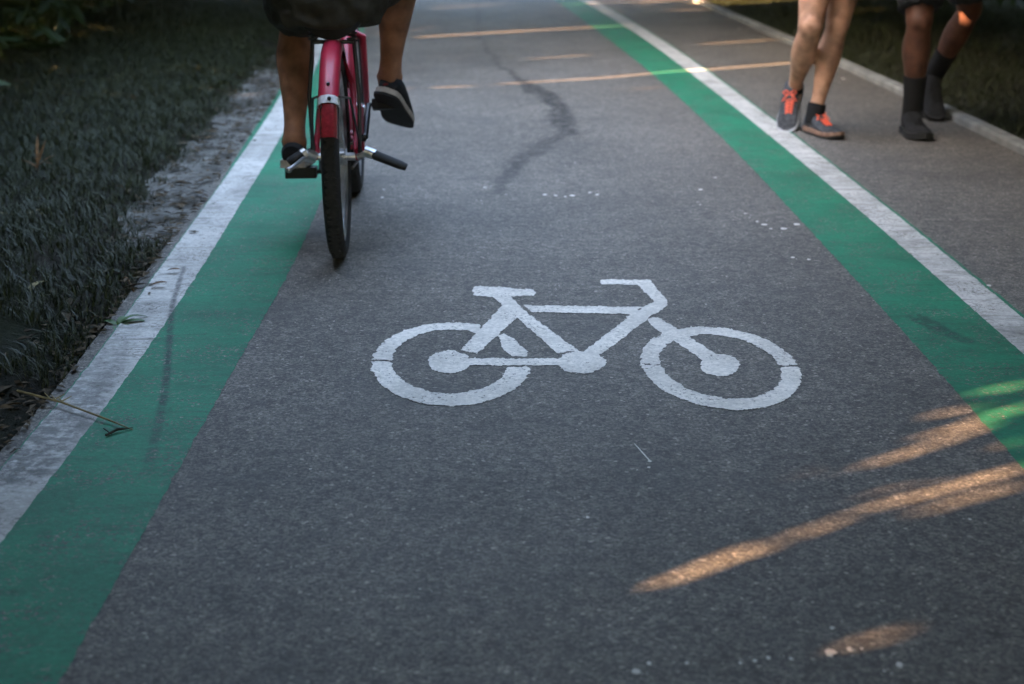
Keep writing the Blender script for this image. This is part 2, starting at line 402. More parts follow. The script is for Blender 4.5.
# ------------------------------------------------------------------ tubes and lofts
def frames(P):
    P = [Vector(p) for p in P]; T = []
    for i in range(len(P)):
        T.append((P[min(i+1, len(P)-1)]-P[max(i-1, 0)]).normalized())
    u = T[0].orthogonal().normalized(); out = []
    for i, t in enumerate(T):
        u = (u - t*u.dot(t)).normalized(); out.append((P[i], t, u, t.cross(u)))
    return out
class MB:
    def __init__(s): s.V, s.F = [], []
    def tube(s, P, r, seg=12, cap=True, side=None, caps_round=False):
        P = [Vector(p) for p in P]
        if isinstance(r, (int, float)): r = [r]*len(P)
        if caps_round:
            t0 = (P[0]-P[1]).normalized(); t1 = (P[-1]-P[-2]).normalized()
            ra = r[0] if not isinstance(r[0], tuple) else r[0][0]; rb = r[-1] if not isinstance(r[-1], tuple) else r[-1][0]
            sc = lambda q, k: q*k if not isinstance(q, tuple) else (q[0]*k, q[1]*k)
            P = [P[0]+t0*ra*.9, P[0]+t0*ra*.65] + P + [P[-1]+t1*rb*.65, P[-1]+t1*rb*.9]
            r = [sc(r[0], .3), sc(r[0], .75)] + list(r) + [sc(r[-1], .75), sc(r[-1], .3)]
        b = len(s.V); fr = frames(P)
        for k, (p, t, u, v) in enumerate(fr):
            if side is not None:
                u = Vector(side); u = (u-t*u.dot(t)).normalized(); v = t.cross(u)
            ra, rb = r[k] if isinstance(r[k], tuple) else (r[k], r[k])
            for j in range(seg):
                a = 2*math.pi*j/seg; s.V.append(p+u*math.cos(a)*ra+v*math.sin(a)*rb)
        for k in range(len(P)-1):
            for j in range(seg):
                j2 = (j+1) % seg; s.F.append((b+k*seg+j, b+k*seg+j2, b+(k+1)*seg+j2, b+(k+1)*seg+j))
        if cap:
            s.F.append(tuple(b+j for j in range(seg))[::-1]); e = b+(len(P)-1)*seg; s.F.append(tuple(e+j for j in range(seg)))
        return s
    def ball(s, c, r, seg=14, rot=None):
        c = Vector(c); r = (r, r, r) if isinstance(r, (int, float)) else r; b = len(s.V); rg = seg//2+1
        pts = [Vector((0, 0, r[2]))]
        for i in range(1, rg):
            th = math.pi*i/rg
            for j in range(seg):
                a = 2*math.pi*j/seg; pts.append(Vector((r[0]*math.sin(th)*math.cos(a), r[1]*math.sin(th)*math.sin(a), r[2]*math.cos(th))))
        pts.append(Vector((0, 0, -r[2])))
        for p in pts: s.V.append(c+(rot @ p if rot else p))
        for j in range(seg):
            s.F.append((b, b+1+j, b+1+(j+1) % seg)); e = b+1+(rg-2)*seg
            s.F.append((e+j, b+1+(rg-1)*seg, e+(j+1) % seg))
        for i in range(rg-2):
            for j in range(seg): s.F.append((b+1+i*seg+j, b+1+(i+1)*seg+j, b+1+(i+1)*seg+(j+1) % seg, b+1+i*seg+(j+1) % seg))
        return s
    def box(s, c, d, rot=None):
        c = Vector(c); b = len(s.V)
        for z in (-1, 1):
            for x, y in ((-1, -1), (1, -1), (1, 1), (-1, 1)):
                p = Vector((x*d[0]/2, y*d[1]/2, z*d[2]/2)); s.V.append(c+(rot @ p if rot else p))
        for f in ((0, 3, 2, 1), (4, 5, 6, 7), (0, 1, 5, 4), (1, 2, 6, 5), (2, 3, 7, 6), (3, 0, 4, 7)): s.F.append(tuple(b+k for k in f))
        return s
    def torus(s, c, Rm, r, axis='x', seg=56, sub=10, a0=0, a1=2*math.pi, prof=None, flat=1.0):
        """ring in the local y-z plane round c (a wheel); a0..a1 sweeps back-horizontal -> top"""
        b = len(s.V); full = abs(a1-a0-2*math.pi) < 1e-6; n = seg if full else seg+1
        prof = prof or [(r*math.cos(2*math.pi*k/sub)*flat, r*math.sin(2*math.pi*k/sub)) for k in range(sub)]; m = len(prof)
        for i in range(n):
            a = a0+(a1-a0)*i/seg
            for (px, pr) in prof:
                rr = Rm+pr; s.V.append(Vector((c[0]+px, c[1]-rr*math.cos(a), c[2]+rr*math.sin(a))))
        for i in range(seg):
            i2 = (i+1) % n
            for j in range(m):
                s.F.append((b+i*m+j, b+i2*m+j, b+i2*m+(j+1) % m, b+i*m+(j+1) % m))
        if not full:
            s.F.append(tuple(b+j for j in range(m))); e = b+seg*m; s.F.append(tuple(e+j for j in range(m))[::-1])
        return s
    def mesh(s, name): 
        me = pydata(name, s.V, s.F)
        bm = bmesh.new(); bm.from_mesh(me); bmesh.ops.recalc_face_normals(bm, faces=bm.faces); bm.to_mesh(me); bm.free(); return me
    def build(s, name, m, parent=None, smooth=True, bevel=0):
        o = link(name, s.mesh(name), m, parent, False)
        if smooth:
            o.data.polygons.foreach_set('use_smooth', [True]*len(o.data.polygons)); o.data.set_sharp_from_angle(angle=R(42))
        if bevel:
            md = o.modifiers.new('bevel', 'BEVEL'); md.width = bevel; md.segments = 2; md.limit_method = 'ANGLE'
        return o
    def fused(s, name, m, parent=None, voxel=.007, it=6, folds=0):
        me = s.mesh(name); t = bpy.data.objects.new(name, me); COL.objects.link(t)
        md = t.modifiers.new('r', 'REMESH'); md.mode = 'VOXEL'; md.voxel_size = voxel
        ms = t.modifiers.new('s', 'SMOOTH'); ms.factor = .5; ms.iterations = it
        dg = bpy.context.evaluated_depsgraph_get(); me2 = bpy.data.meshes.new_from_object(t.evaluated_get(dg))
        bpy.data.objects.remove(t); bpy.data.meshes.remove(me); me2.name = name
        me2.materials.clear()
        if folds:
            nv = len(me2.vertices); co = np.zeros(nv*3, np.float32); me2.vertices.foreach_get('co', co); no = np.zeros(nv*3, np.float32); me2.vertices.foreach_get('normal', no)
            co = co.reshape(-1, 3); no = no.reshape(-1, 3)
            dz = np.array([mnoise.noise((c[0]*9+c[2]*5, c[1]*9, c[2]*15-c[0]*8)) + .6*mnoise.noise((c[0]*26+c[2]*9, c[1]*22, c[2]*24)) for c in co])
            co += no*(folds*(1-2*np.abs(dz)))[:, None]; me2.vertices.foreach_set('co', co.ravel()); me2.update()
        return link(name, me2, m, parent, True)

# ------------------------------------------------------------------ bicycle
M_RED = mat('red_enamel', (.36, .012, .035), .45, .5, var=.2, vscale=12, coat=.12)
M_DRED = mat('red_reflector', (.22, .020, .025), .18, .6, var=.3, vscale=90)
M_RUB = mat('tyre_rubber', (.018, .018, .018), .85, .3, var=.3, vscale=60, bump=.5, bscale=180)
M_BLK = mat('black_plastic', (.011, .011, .011), .75, .4, var=.2, vscale=30)
M_BLKM = mat('black_steel', (.016, .016, .017), .4, .5, var=.2, vscale=40)
M_CHR = mat('scuffed_steel', (.50, .50, .50), .35, .5, metal=.9, var=.25, vscale=35)
M_BAND = mat('white_tape', (.55, .55, .54), .5, .4, var=.25, vscale=70)
M_SADL = mat('black_vinyl', (.012, .012, .012), .8, .4, var=.2, vscale=25, bump=.2, bscale=300)

BR = R(3.2)
bike = empty('bicycle', (-.517, 4.165, 0), BR)
tag(bike, 'small red bicycle with a white banded rear mudguard, ridden along the left green stripe', 'bicycle')
def bw(x, y, z): return bike.location + Matrix.Rotation(BR, 3, 'Z') @ Vector((x, y, z))
RW = .30; WB = .97; BB = Vector((0, .43, .285))
def wheel(y0):
    hub = MB().tube([(-.055, y0, RW), (.055, y0, RW)], .012).tube([(-.03, y0, RW), (.03, y0, RW)], [.024, .024]).build('wheel', M_CHR, bike)
    t = MB().torus((0, y0, RW), RW-.026, .026, sub=14, seg=72).build('tyre', M_RUB, hub)
    tr = MB()
    for k in range(90):
        a = 2*math.pi*k/90
        for sx in (-1, 1):
            aa = a + (.035 if sx > 0 else 0); rr = RW-.003
            tr.box((sx*.009, y0-rr*math.cos(aa), RW+rr*math.sin(aa)), (.012, .006, .012), Matrix.Rotation(-aa, 3, 'X') @ Matrix.Rotation(.5*sx, 3, 'Y'))
    tr.build('tread', M_RUB, hub, False)
    MB().torus((0, y0, RW), RW-.055, 0, prof=[(-.016, .012), (-.0165, -.006), (-.009, -.013), (.009, -.013), (.0165, -.006), (.016, .012)], seg=72).build('rim', M_CHR, hub)
    sp = MB()
    for k in range(28):
        a = 2*math.pi*k/28; sx = .026 if k % 2 else -.026; b = a+(.6 if k % 4 < 2 else -.6)
        sp.tube([(sx, y0+.022*math.cos(b), RW+.022*math.sin(b)), (0, y0+(RW-.066)*math.cos(a), RW+(RW-.066)*math.sin(a))], .0012, 5)
    sp.build('spokes', M_CHR, hub)
wheel(0); wheel(WB)
def fender_prof(w, th=.0025):
    pts = [(-w, -.028), (-w*.93, -.010), (-w*.62, .004), (0, .009), (w*.62, .004), (w*.93, -.010), (w, -.028)]
    return pts + [(x*.95, r-th) for x, r in pts[::-1]]
FR = RW+.036
fd = MB().torus((0, 0, RW), FR, 0, prof=fender_prof(.029), seg=40, a0=R(37.5), a1=R(150)).build('mudguard', M_RED, bike)
MB().torus((0, 0, RW), FR+.0025, 0, prof=fender_prof(.0305), seg=4, a0=R(35.2), a1=R(39.2)).build('band', M_BAND, fd)
MB().torus((0, 0, RW), FR-.001, 0, prof=fender_prof(.0245), seg=12, a0=R(19), a1=R(35.2)).build('mudflap', M_DRED, fd)
bt = MB()
for aa in (45,):
    p = Vector((0, -(FR+.010)*math.cos(R(aa)), RW+(FR+.010)*math.sin(R(aa)))); bt.ball(p, .0055, 8)
bt.build('bolt', M_BLKM, fd); bt = MB(); bt.ball((.004, -(FR+.013)*math.cos(R(37)), RW+(FR+.013)*math.sin(R(37))), .006, 8)
bt.build('bolt', M_BLKM, fd)
MB().torus((0, WB, RW), FR, 0, prof=fender_prof(.029), seg=36, a0=R(-15), a1=R(120)).build('mudguard', M_RED, bike)
fr = MB()
ST = Vector((0, .20, .585)); HT0 = Vector((0, .80, .62)); HT1 = Vector((0, .76, .78))
fr.tube([BB, ST], .0165).tube([BB+Vector((0, 0, .01)), (0, .60, .40), HT0+Vector((0, 0, .02))], .021).tube([BB.lerp(ST, .45), (0, .62, .50), HT0.lerp(HT1, .5)], .016)
fr.tube([HT0, HT1], .021).tube([BB-Vector((.035, 0, 0)), BB+Vector((.035, 0, 0))], .024)
for s in (-1, 1):
    fr.tube([BB+Vector((s*.02, -.02, 0)), (s*.042, .26, .295), (s*.062, 0, RW)], .0105)
    fr.tube([ST+Vector((s*.012, 0, -.02)), (s*.045, .13, .50), (s*.062, 0, RW)], .009)
fr.build('frame', M_RED, bike)
fk = MB().tube([HT0-Vector((0, 0, .005)), HT0-Vector((0, -.02, .05))], .02)
for s in (-1, 1): fk.tube([HT0+Vector((0, .01, -.03)), HT0+Vector((s*.048, .02, -.05)), (s*.05, .88, .43), (s*.05, WB, RW)], [.014, .013, .012, .009])
fk.build('fork', M_RED, bike)
hb = MB().tube([HT1, HT1+Vector((0, -.02, .16))], .0125).tube([(-.28, .66, .98), (-.2, .70, .99), (-.05, .75, .93), (.05, .75, .93), (.2, .70, .99), (.28, .66, .98)], .011).build('handlebar', M_CHR, bike)
for s in (-1, 1): MB().tube([(s*.20, .70, .99), (s*.29, .655, .979)], .016, caps_round=True).build('grip', M_BLK, hb)
MB().tube([ST-Vector((0, .0, .05)), ST+Vector((0, -.03, .115))], .0125).build('seat_post', M_CHR, bike)
# black carrier legs and sprung saddle over the mudguard
rk = MB()
for s in (-1, 1):
    rk.tube([(s*.068, 0, RW), (s*.072, -.01, .48), (s*.055, .05, .69)], .0062).tube([(s*.074, 0, RW+.012), (s*.052, -.13, .49), (s*.030, -.264, .512)], .0035)
rk.build('carrier_leg', M_BLKM, bike)
sd = MB()
for i, (y, wdt, zt) in enumerate([(-.03, .035, .672), (-.015, .075, .688), (.03, .092, .697), (.09, .086, .695), (.15, .05, .690), (.21, .027, .686), (.27, .022, .680), (.285, .012, .672)]): pass
prof = [(y_, w_, z_+.026) for y_, w_, z_ in [(-.035, .055, .668), (-.02, .084, .684), (.03, .097, .694), (.09, .088, .693), (.15, .05, .690), (.21, .027, .686), (.265, .022, .680), (.28, .010, .672)]]
n = 16; b0 = len(sd.V)
for (y, wd, zt) in prof:
    for k in range(n):
        a = 2*math.pi*k/n; z = math.sin(a); sd.V.append(Vector((wd*math.cos(a), y, zt-.022+(.022 if z > 0 else .030)*z)))
for i in range(len(prof)-1):
    for k in range(n): sd.F.append((i*n+k, i*n+(k+1) % n, (i+1)*n+(k+1) % n, (i+1)*n+k))
sd.F.append(tuple(range(n))); sd.F.append(tuple((len(prof)-1)*n+k for k in range(n)))
sdo = sd.build('saddle', M_SADL, bike)
spg = MB()
for s in (-1, 1): spg.tube([(s*.055+.014*math.cos(k*.9), .01+.014*math.sin(k*.9), .635+.0016*k) for k in range(34)], .003, 6)
spg.tube([(-.06, .01, .632), (.06, .01, .632)], .006).tube([(0, .01, .632), (0, .17, .685)], .006).build('saddle_spring', M_BLKM, sdo)
# chain guard (right side), chainring, cranks, pedals
cg = MB(); pts = []
for s_, x in ((-1, .050), (1, .058)): pass
out = [(-.05, .33), (.0, .365), (.20, .385), (.42, .395), (.50, .37), (.535, .31), (.52, .25), (.45, .235), (.42, .30), (.2, .33), (.0, .325)]
for x in (.051, .060):
    for (y, z) in out: cg.V.append(Vector((x, y, z)))
m = len(out); cg.F.append(tuple(range(m))); cg.F.append(tuple(range(m, 2*m))[::-1])
for k in range(m): cg.F.append((k, (k+1) % m, m+(k+1) % m, m+k))
cg.build('chain_guard', M_RED, bike, smooth=False, bevel=.003)
MB().torus((.044, BB.y, BB.z), .070, .004, sub=6, seg=40).tube([(.044, BB.y+.075, BB.z), (.044, .02, .335)], .004, 6).tube([(.044, BB.y, BB.z-.07), (.044, 0, .265)], .004, 6).build('chain', M_BLKM, bike)
dP = Vector((0, .112, .090)); PED = {}
for s, d in ((1, dP), (-1, -dP)):
    cr = MB().tube([BB+Vector((s*.030, 0, 0)), BB+Vector((s*.068, 0, 0))], .014).tube([BB+Vector((s*.064, 0, 0)), BB+Vector((s*.074, 0, 0))+d], [.011, .009]).build('crank', M_BLKM, bike)
    c0 = BB+Vector((s*.135, 0, 0))+d; PED[s] = c0
    rp = Matrix.Rotation(R(-14 if s > 0 else -4), 3, 'X')
    pd = MB().box(c0, (.098, .066, .034), rp).tube([BB+Vector((s*.07, 0, 0))+d, c0], .006).build('pedal', M_BLK, cr, smooth=False, bevel=.004)
# passenger foot pegs on the rear axle, and a kickstand
for s, dn in ((1, -.030), (-1, -.012)):
    a = Vector((s*.06, 0, RW)); q = Vector((s*.095, -.005, RW+.012)); e = Vector((s*(.205 if s > 0 else .14), -.02, RW+dn))
    pg = MB().tube([a, q], .010).tube([q.lerp(e, -.12), q.lerp(e, .15)], .016).build('foot_peg', M_CHR, bike)
    MB().tube([q.lerp(e, .1), q.lerp(e, .2), q.lerp(e, .85), e], [(.013, .016), (.014, .021), (.013, .022), (.010, .017)], 16, side=(0, 0, 1)).build('peg_sleeve', M_BLK, pg)
MB().tube([(-.07, .02, .285), (-.095, -.03, .30), (-.135, -.07, .275)], [.008, .007, .006]).ball((-.135, -.07, .275), .009, 8).tube([(-.062, .0, .30), (-.085, -.01, .315)], .015).build('kickstand', M_CHR, bike)
MB().tube([(.05, .75, .93), (.10, .6, .75), (.03, .45, .62), (.06, .2, .50)], .0025, 6).build('brake_cable', M_BLKM, bike)

# ------------------------------------------------------------------ people
def skin(n, c): return mat(n, c, .62, .28, var=.38, vscale=17, sss=.08, bump=.35, bscale=70)
def shoe(parent, loc, yaw, pitch, roll, L, cols, laces=True, name='shoe', hi=0):
    """heel at the origin, toe towards local +Y, sole at z=0"""
    Mx = Matrix.Translation(loc) @ Matrix.Rotation(yaw, 4, 'Z') @ Matrix.Rotation(pitch, 4, 'X') @ Matrix.Rotation(roll, 4, 'Y')
    up, sole, mid, lace = cols; k = L/.27
    rise = lambda y: hi*min(1, max(0, (.135-y)/.05))
    st = [(-.002, .020, .045), (.004, .030, .070), (.025, .036, .082), (.06, .037, .084), (.095, .037, .080), (.125, .040, .068), (.16, .045, .054), (.20, .047, .045), (.235, .041, .038), (.258, .028, .032), (.268, .012, .026)]
    n = 18; b = MB(); st = [(y, wd, h+rise(y)) for y, wd, h in st]
    for (y, wd, h) in st:
        cx = .006*math.sin((y/.27)*math.pi)
        for j in range(n):
            a = 2*math.pi*j/n; ca, sa = math.cos(a), math.sin(a)
            x = wd*math.copysign(abs(ca)**.7, ca)*(1-.28*max(0, sa)**2); z = .016+(h-.016)*(.5+.5*math.copysign(abs(sa)**.75, sa))
            b.V.append(Mx @ Vector(((x+cx)*k, y*k, z*k)))
    for i in range(len(st)-1):
        for j in range(n): b.F.append((i*n+j, i*n+(j+1) % n, (i+1)*n+(j+1) % n, (i+1)*n+j))
    b.F.append(tuple(range(n))); b.F.append(tuple((len(st)-1)*n+j for j in range(n)))
    o = b.build(name, up, parent)
    def outline(z0, z1, grow, y0=-.01):
        b = MB(); P = []
        for (y, wd, h) in st: P.append((wd+grow+.006*math.sin(y/.27*math.pi), y))
        P = [(0, y0)] + P + [(0, .276)] + [(-wd-grow+.006*math.sin(y/.27*math.pi), y) for (y, wd, h) in st[::-1]]
        m = len(P)
        for z in (z0, (z0+z1)/2, z1):
            for (x, y) in P: b.V.append(Mx @ Vector((x*k*(1.03 if z == (z0+z1)/2 else 1), y*k, (z+ .010*max(0, (y-.2)/.07)**2)*k)))
        for r_ in range(2):
            for j in range(m): b.F.append((r_*m+j, r_*m+(j+1) % m, (r_+1)*m+(j+1) % m, (r_+1)*m+j))
        b.F.append(tuple(range(m))[::-1]); b.F.append(tuple(2*m+j for j in range(m))); return b
    outline(0, .0085, .0055).build('sole', sole, o); outline(.0085, .025, .004).build('midsole', mid, o)
    if laces:
        lb = MB()
        for i in range(6):
            y = .095+.0135*i; h = np.interp(y, [.095, .125, .16, .20], [.080, .068, .054, .045])+.003; wd = .022-.0012*i
            lb.tube([Mx @ Vector((sx*wd*k, (y+dy)*k, (h-.003-.004*abs(sx))*k)) for sx, dy in ((-1, 0), (-.4, .004), (.4, .010), (1, .0135))], .0034, 6)
            lb.tube([Mx @ Vector((sx*wd*k, (y+dy)*k, (h-.002-.004*abs(sx))*k)) for sx, dy in ((1, 0), (.4, .004), (-.4, .010), (-1, .0135))], .0034, 6)
        for sg in (-1, 1):
            lb.tube([Mx @ Vector((sg*a*k, yy*k, zz*k)) for a, yy, zz in ((.0, .092, .088), (.018, .085, .098), (.032, .092, .094), (.022, .100, .088), (.004, .096, .087))], .003, 6)
            lb.tube([Mx @ Vector((sg*a*k, yy*k, zz*k)) for a, yy, zz in ((.0, .094, .088), (.020, .112, .085), (.034, .125, .070))], .0026, 6)
        lb.build('laces', lace, o)
        # side stripes of the upper
    return o, Mx

def leg(b, hip, knee, ank, k=1.0, back=Vector((0, -1, 0)), foot=None):
    hip, knee, ank = Vector(hip), Vector(knee), Vector(ank); side = Vector((1, 0, 0))
    b.tube([hip, hip.lerp(knee, .3), hip.lerp(knee, .65), hip.lerp(knee, .9), knee], [.083*k, .077*k, .064*k, .053*k, .052*k], 18, caps_round=True)
    b.ball(knee-back*.012, .047*k)
    pr = [(0, .049, .0), (.12, .049, .008), (.25, .054, .014), (.38, .055, .013), (.55, .046, .007), (.72, .036, .002), (.86, .031, .0), (1, .034, .0)]
    b.tube([knee.lerp(ank, t)+back*o for t, r, o in pr], [(r*k*.96, r*k*1.04) for t, r, o in pr], 18, caps_round=True, side=side)
    ax = (knee-ank).normalized(); rt = ax.to_track_quat('Z', 'Y').to_matrix()
    for sx, tt, ln in ((-1, .31, .078), (1, .27, .072)):
        b.ball(knee.lerp(ank, tt)+back.normalized()*.026*k+Vector((sx*.023*k, 0, 0)), (.031*k, .031*k, ln*k), 14, rt)
    b.tube([knee.lerp(ank, .55)+back.normalized()*.02*k, ank+back.normalized()*.028*k+ax*.02, ank+back.normalized()*.030*k-ax*.03], [.014*k, .011*k, .014*k], 10, caps_round=True)
    b.ball(knee-back.normalized()*.036*k, (.030*k, .020*k, .034*k), 12)
    for sx in (-1, 1): b.ball(ank+Vector((sx*.026*k, 0, .0)), .0115*k, 10)
    b.ball(ank, (.036*k, .034*k, .034*k)); b.tube([ank, ank+Vector((0, 0, -.05))], .033*k, 12, caps_round=True)
    if foot is not None: b.tube([ank, ank.lerp(Vector(foot), .5), foot], [.034*k, .030*k, .024*k], 12, caps_round=True)
def hand(b, wr, d, pal, k=1.0, curl=.5):
    """palm and five curled fingers from wrist wr along d; pal = palm normal"""
    wr, d, pal = Vector(wr), Vector(d).normalized(), Vector(pal).normalized(); s = d.cross(pal).normalized()
    b.tube([wr, wr+d*.045*k, wr+d*.09*k], [(.026*k, .02*k), (.040*k, .016*k), (.040*k, .013*k)], 12, side=s, caps_round=True)
    for i, ln in enumerate((.070, .080, .075, .058)):
        p = wr+d*.09*k+s*(-.030+.020*i)*k; q = [p]; a = .15
        for f in (.45, .32, .23):
            a += curl*.8; q.append(q[-1]+(d*math.cos(a)+pal*math.sin(a))*ln*f*k)
        b.tube(q, [.0092*k, .0085*k, .008*k, .007*k], 8, caps_round=True)
    p = wr+d*.025*k-s*.028*k
    b.tube([p, p+(d*.6-s*.7+pal*.3)*.035*k, p+(d*.9-s*.5+pal*.6)*.065*k, p+(d-s*.2+pal*.7)*.085*k], [.012*k, .011*k, .0095*k, .008*k], 8, caps_round=True)
def upper(b, hipL, hipR, chest, neck, head, fwd, k=1.0, arms=()):
    """trunk, neck, head with face, and arms as (shoulder, elbow, wrist, hand dir, palm)"""
    pel = (Vector(hipL)+Vector(hipR))/2; chest, neck, head, fwd = Vector(chest), Vector(neck), Vector(head), Vector(fwd).normalized()
    sd = Vector(hipR)-Vector(hipL); sd.normalize()
    b.tube([pel+(chest-pel)*.10, pel+(chest-pel)*.2, pel.lerp(chest, .45), chest, chest.lerp(neck, .6), neck], [(.12*k, .09*k), (.15*k, .11*k), (.125*k, .095*k), (.155*k, .11*k), (.135*k, .085*k), (.055*k, .052*k)], 22, side=sd, caps_round=True)
    b.tube([neck-Vector((0, 0, .03)), head-Vector((0, 0, .07))], .051*k, 14)
    up = Vector((0, 0, 1)); rt = Matrix((sd, fwd, sd.cross(fwd))).transposed()
    b.ball(head+up*.02, (.073*k, .092*k, .105*k), 20, rt); b.ball(head+fwd*.018-up*.055, (.056*k, .066*k, .066*k), 16, rt)
    b.tube([head+fwd*.092*k+up*.012, head+fwd*.106*k-up*.018, head+fwd*.112*k-up*.03], [.008, .012, .015], 10, caps_round=True)
    b.tube([head+fwd*.078*k-up*.062-sd*.02, head+fwd*.086*k-up*.062, head+fwd*.078*k-up*.062+sd*.02], .0085, 8, caps_round=True)
    for s in (-1, 1):
        b.ball(head+sd*s*.075*k-up*.005, (.010, .020, .032), 10, rt); b.tube([head+fwd*.085*k+up*.035+sd*s*.012, head+fwd*.080*k+up*.04+sd*s*.045], .008, 8, caps_round=True)
    for (sh, el, wrt, hd, pl) in arms:
        sh, el, wrt = Vector(sh), Vector(el), Vector(wrt)
        b.ball(sh, .056*k); b.tube([chest.lerp(neck, .5), sh], .055*k, 12)
        b.tube([sh, sh.lerp(el, .4), el], [.050*k, .046*k, .037*k], 14, caps_round=True); b.tube([el, el.lerp(wrt, .3), wrt], [.037*k, .038*k, .025*k], 14, caps_round=True)
        hand(b, wrt, hd, pl, k)
def face(parent, head, fwd, sd, hm, k=1.0, long=False):
    head, fwd, sd = Vector(head), Vector(fwd).normalized(), Vector(sd).normalized(); up = Vector((0, 0, 1)); rt = Matrix((sd, fwd, sd.cross(fwd))).transposed()
    for s in (-1, 1): MB().ball(head+fwd*.079*k+up*.017+sd*s*.031*k, .012, 12).build('eye', M_EYE, parent)
    h = MB().ball(head-fwd*.014+up*.038, (.081*k, .096*k, .100*k), 22, rt)
    if long: h.ball(head-fwd*.05-up*.03, (.065, .05, .09), 14, rt).tube([head-fwd*.10+up*.03, head-fwd*.15-up*.03, head-fwd*.14-up*.16], [.025, .032, .012], 12, caps_round=True)
    h.fused('hair', hm, parent, .008, 4)
def shorts(parent, hipL, hipR, kneeL, kneeR, cut, waist, m, k=1.0, flare=1.25, sag=Vector((0, 0, 0)), name='shorts', drop=.07):
    flares = flare if isinstance(flare, tuple) else (flare, flare)
    b = MB(); pel = (Vector(hipL)+Vector(hipR))/2
    b.tube([pel-Vector((0, 0, drop)), pel, pel+(Vector(waist)-pel)*.5, waist], [(.155*k, .125*k), (.178*k, .138*k), (.168*k, .128*k), (.150*k, .118*k)], 22, side=Vector(hipR)-Vector(hipL), caps_round=False)
    for hp, kn, c, flare in ((hipL, kneeL, cut[0], flares[0]), (hipR, kneeR, cut[1], flares[1])):
        hp, kn = Vector(hp), Vector(kn); e = hp.lerp(kn, c)
        b.tube([hp, hp.lerp(e, .5)+sag*.5, e+sag], [.100*k, .090*k*(1+.5*(flare-1)), .072*k*flare], 22)
    return b.fused(name, m, parent, .008, 5, .010)
M_EYE = mat('eye', (.05, .04, .035), .1, .6)
M_HAIR = mat('black_hair', (.012, .010, .009), .45, .4, var=.3, vscale=70, bump=.5, bscale=260)
M_SK1 = skin('tanned_skin', (.25, .122, .070)); M_SK2 = skin('light_brown_skin', (.38, .205, .130)); M_SK3 = skin('brown_skin', (.085, .036, .022))
M_OLIVE = mat('dark_olive_cloth', (.040, .037, .028), .9, .2, var=.25, vscale=40, bump=.5, bscale=300)
M_NAVY = mat('dark_cloth', (.020, .021, .024), .9, .2, var=.25, vscale=40, bump=.4, bscale=300)
M_GREYC = mat('grey_cloth', (.10, .10, .105), .9, .2, var=.2, vscale=40, bump=.4, bscale=300)
M_MAROON = mat('dark_red_cloth', (.12, .016, .016), .9, .2, var=.25, vscale=40)
M_CANV = mat('black_canvas', (.017, .017, .018), .9, .2, var=.3, vscale=80, bump=.5, bscale=400)
M_CREAM = mat('cream_rubber', (.36, .32, .28), .7, .3, var=.2, vscale=60)
M_BSOLE = mat('black_rubber', (.016, .016, .016), .8, .3, var=.3, vscale=90, bump=.5, bscale=250)
M_GSHOE = mat('grey_mesh_fabric', (.045, .047, .052), .8, .3, var=.5, vscale=60, bump=.6, bscale=350)
M_LGREY = mat('light_grey_trim', (.30, .30, .31), .6, .3, var=.25, vscale=60)
M_ORANGE = mat('orange_lace', (.80, .13, .065), .6, .3, var=.15, vscale=90)
M_PEACH = mat('peach_rubber', (.22, .13, .09), .7, .3, var=.4, vscale=70)
M_SOCK = mat('black_sock', (.015, .015, .016), .95, .1, bump=.5, bscale=300)

# rider
rider = empty('person', bw(0, .05, 0))
tag(rider, 'rider in dark olive shorts and black slip-on shoes, seated on the red bicycle', 'person')
def keep(o, p): o.parent = p; o.matrix_parent_inverse = Matrix.Translation(p.location).inverted(); return o
class Under:
    """parents built in world space onto an Empty standing at the thing's base"""
    pass
def settle(root):
    for ch in list(root.children):
        ch.matrix_parent_inverse = Matrix.Translation(root.location).inverted()
pl, pr_ = bw(*PED[-1]), bw(*PED[1])
hipL, hipR = Vector((-.615, 4.235, .795)), Vector((-.455, 4.245, .795))
ankL = Vector((-.680, 4.425, .300)); kneL = Vector((-.685, 4.64, .675))
ankR = Vector((-.398, 4.675, .470)); kneR = Vector((-.352, 4.62, .88))
b = MB()
leg(b, hipL, kneL, ankL, 1.13, Vector((0, -.9, -.25))); leg(b, hipR, kneR, ankR, 1.2, Vector((.25, -1, 0)))
gl, gr = bw(-.25, .68, .985), bw(.25, .68, .985)
fw = (Vector((0, 1, -.05)))
upper(b, hipL, hipR, (-.555, 4.36, 1.13), (-.56, 4.45, 1.30), (-.565, 4.50, 1.44), fw, 1.0,
      [((-.745, 4.42, 1.23), (-.83, 4.60, 1.05), gl+Vector((0, -.09, .035)), (0.05, 1, -.2), (0, .1, -1)), ((-.375, 4.42, 1.23), (-.30, 4.62, 1.05), gr+Vector((0, -.09, .035)), (-.05, 1, -.2), (0, .1, -1))])
b.fused('body', M_SK1, rider)
face(rider, (-.565, 4.50, 1.44), fw, (1, 0, 0), M_HAIR)
shorts(rider, hipL, hipR, kneL, kneR, (.80, .93), (-.535, 4.23, .93), M_OLIVE, 1.0, (1.26, 1.62), Vector((0, 0, -.004)), drop=.115)
sb = MB().tube([(-.55, 4.235, .84), (-.55, 4.28, .98), (-.555, 4.355, 1.13), (-.558, 4.41, 1.24), (-.56, 4.44, 1.30)], [(.165, .13), (.155, .118), (.172, .126), (.150, .100), (.075, .07)], 22, side=(1, 0, 0))
for s, sh, el in ((-1, (-.745, 4.42, 1.23), (-.83, 4.60, 1.05)), (1, (-.375, 4.42, 1.23), (-.30, 4.62, 1.05))): sb.tube([(-.56, 4.40, 1.22), sh, Vector(sh).lerp(Vector(el), .6)], [.085, .068, .062], 16)
sb.fused('shirt', M_NAVY, rider, .008, 5, .009)
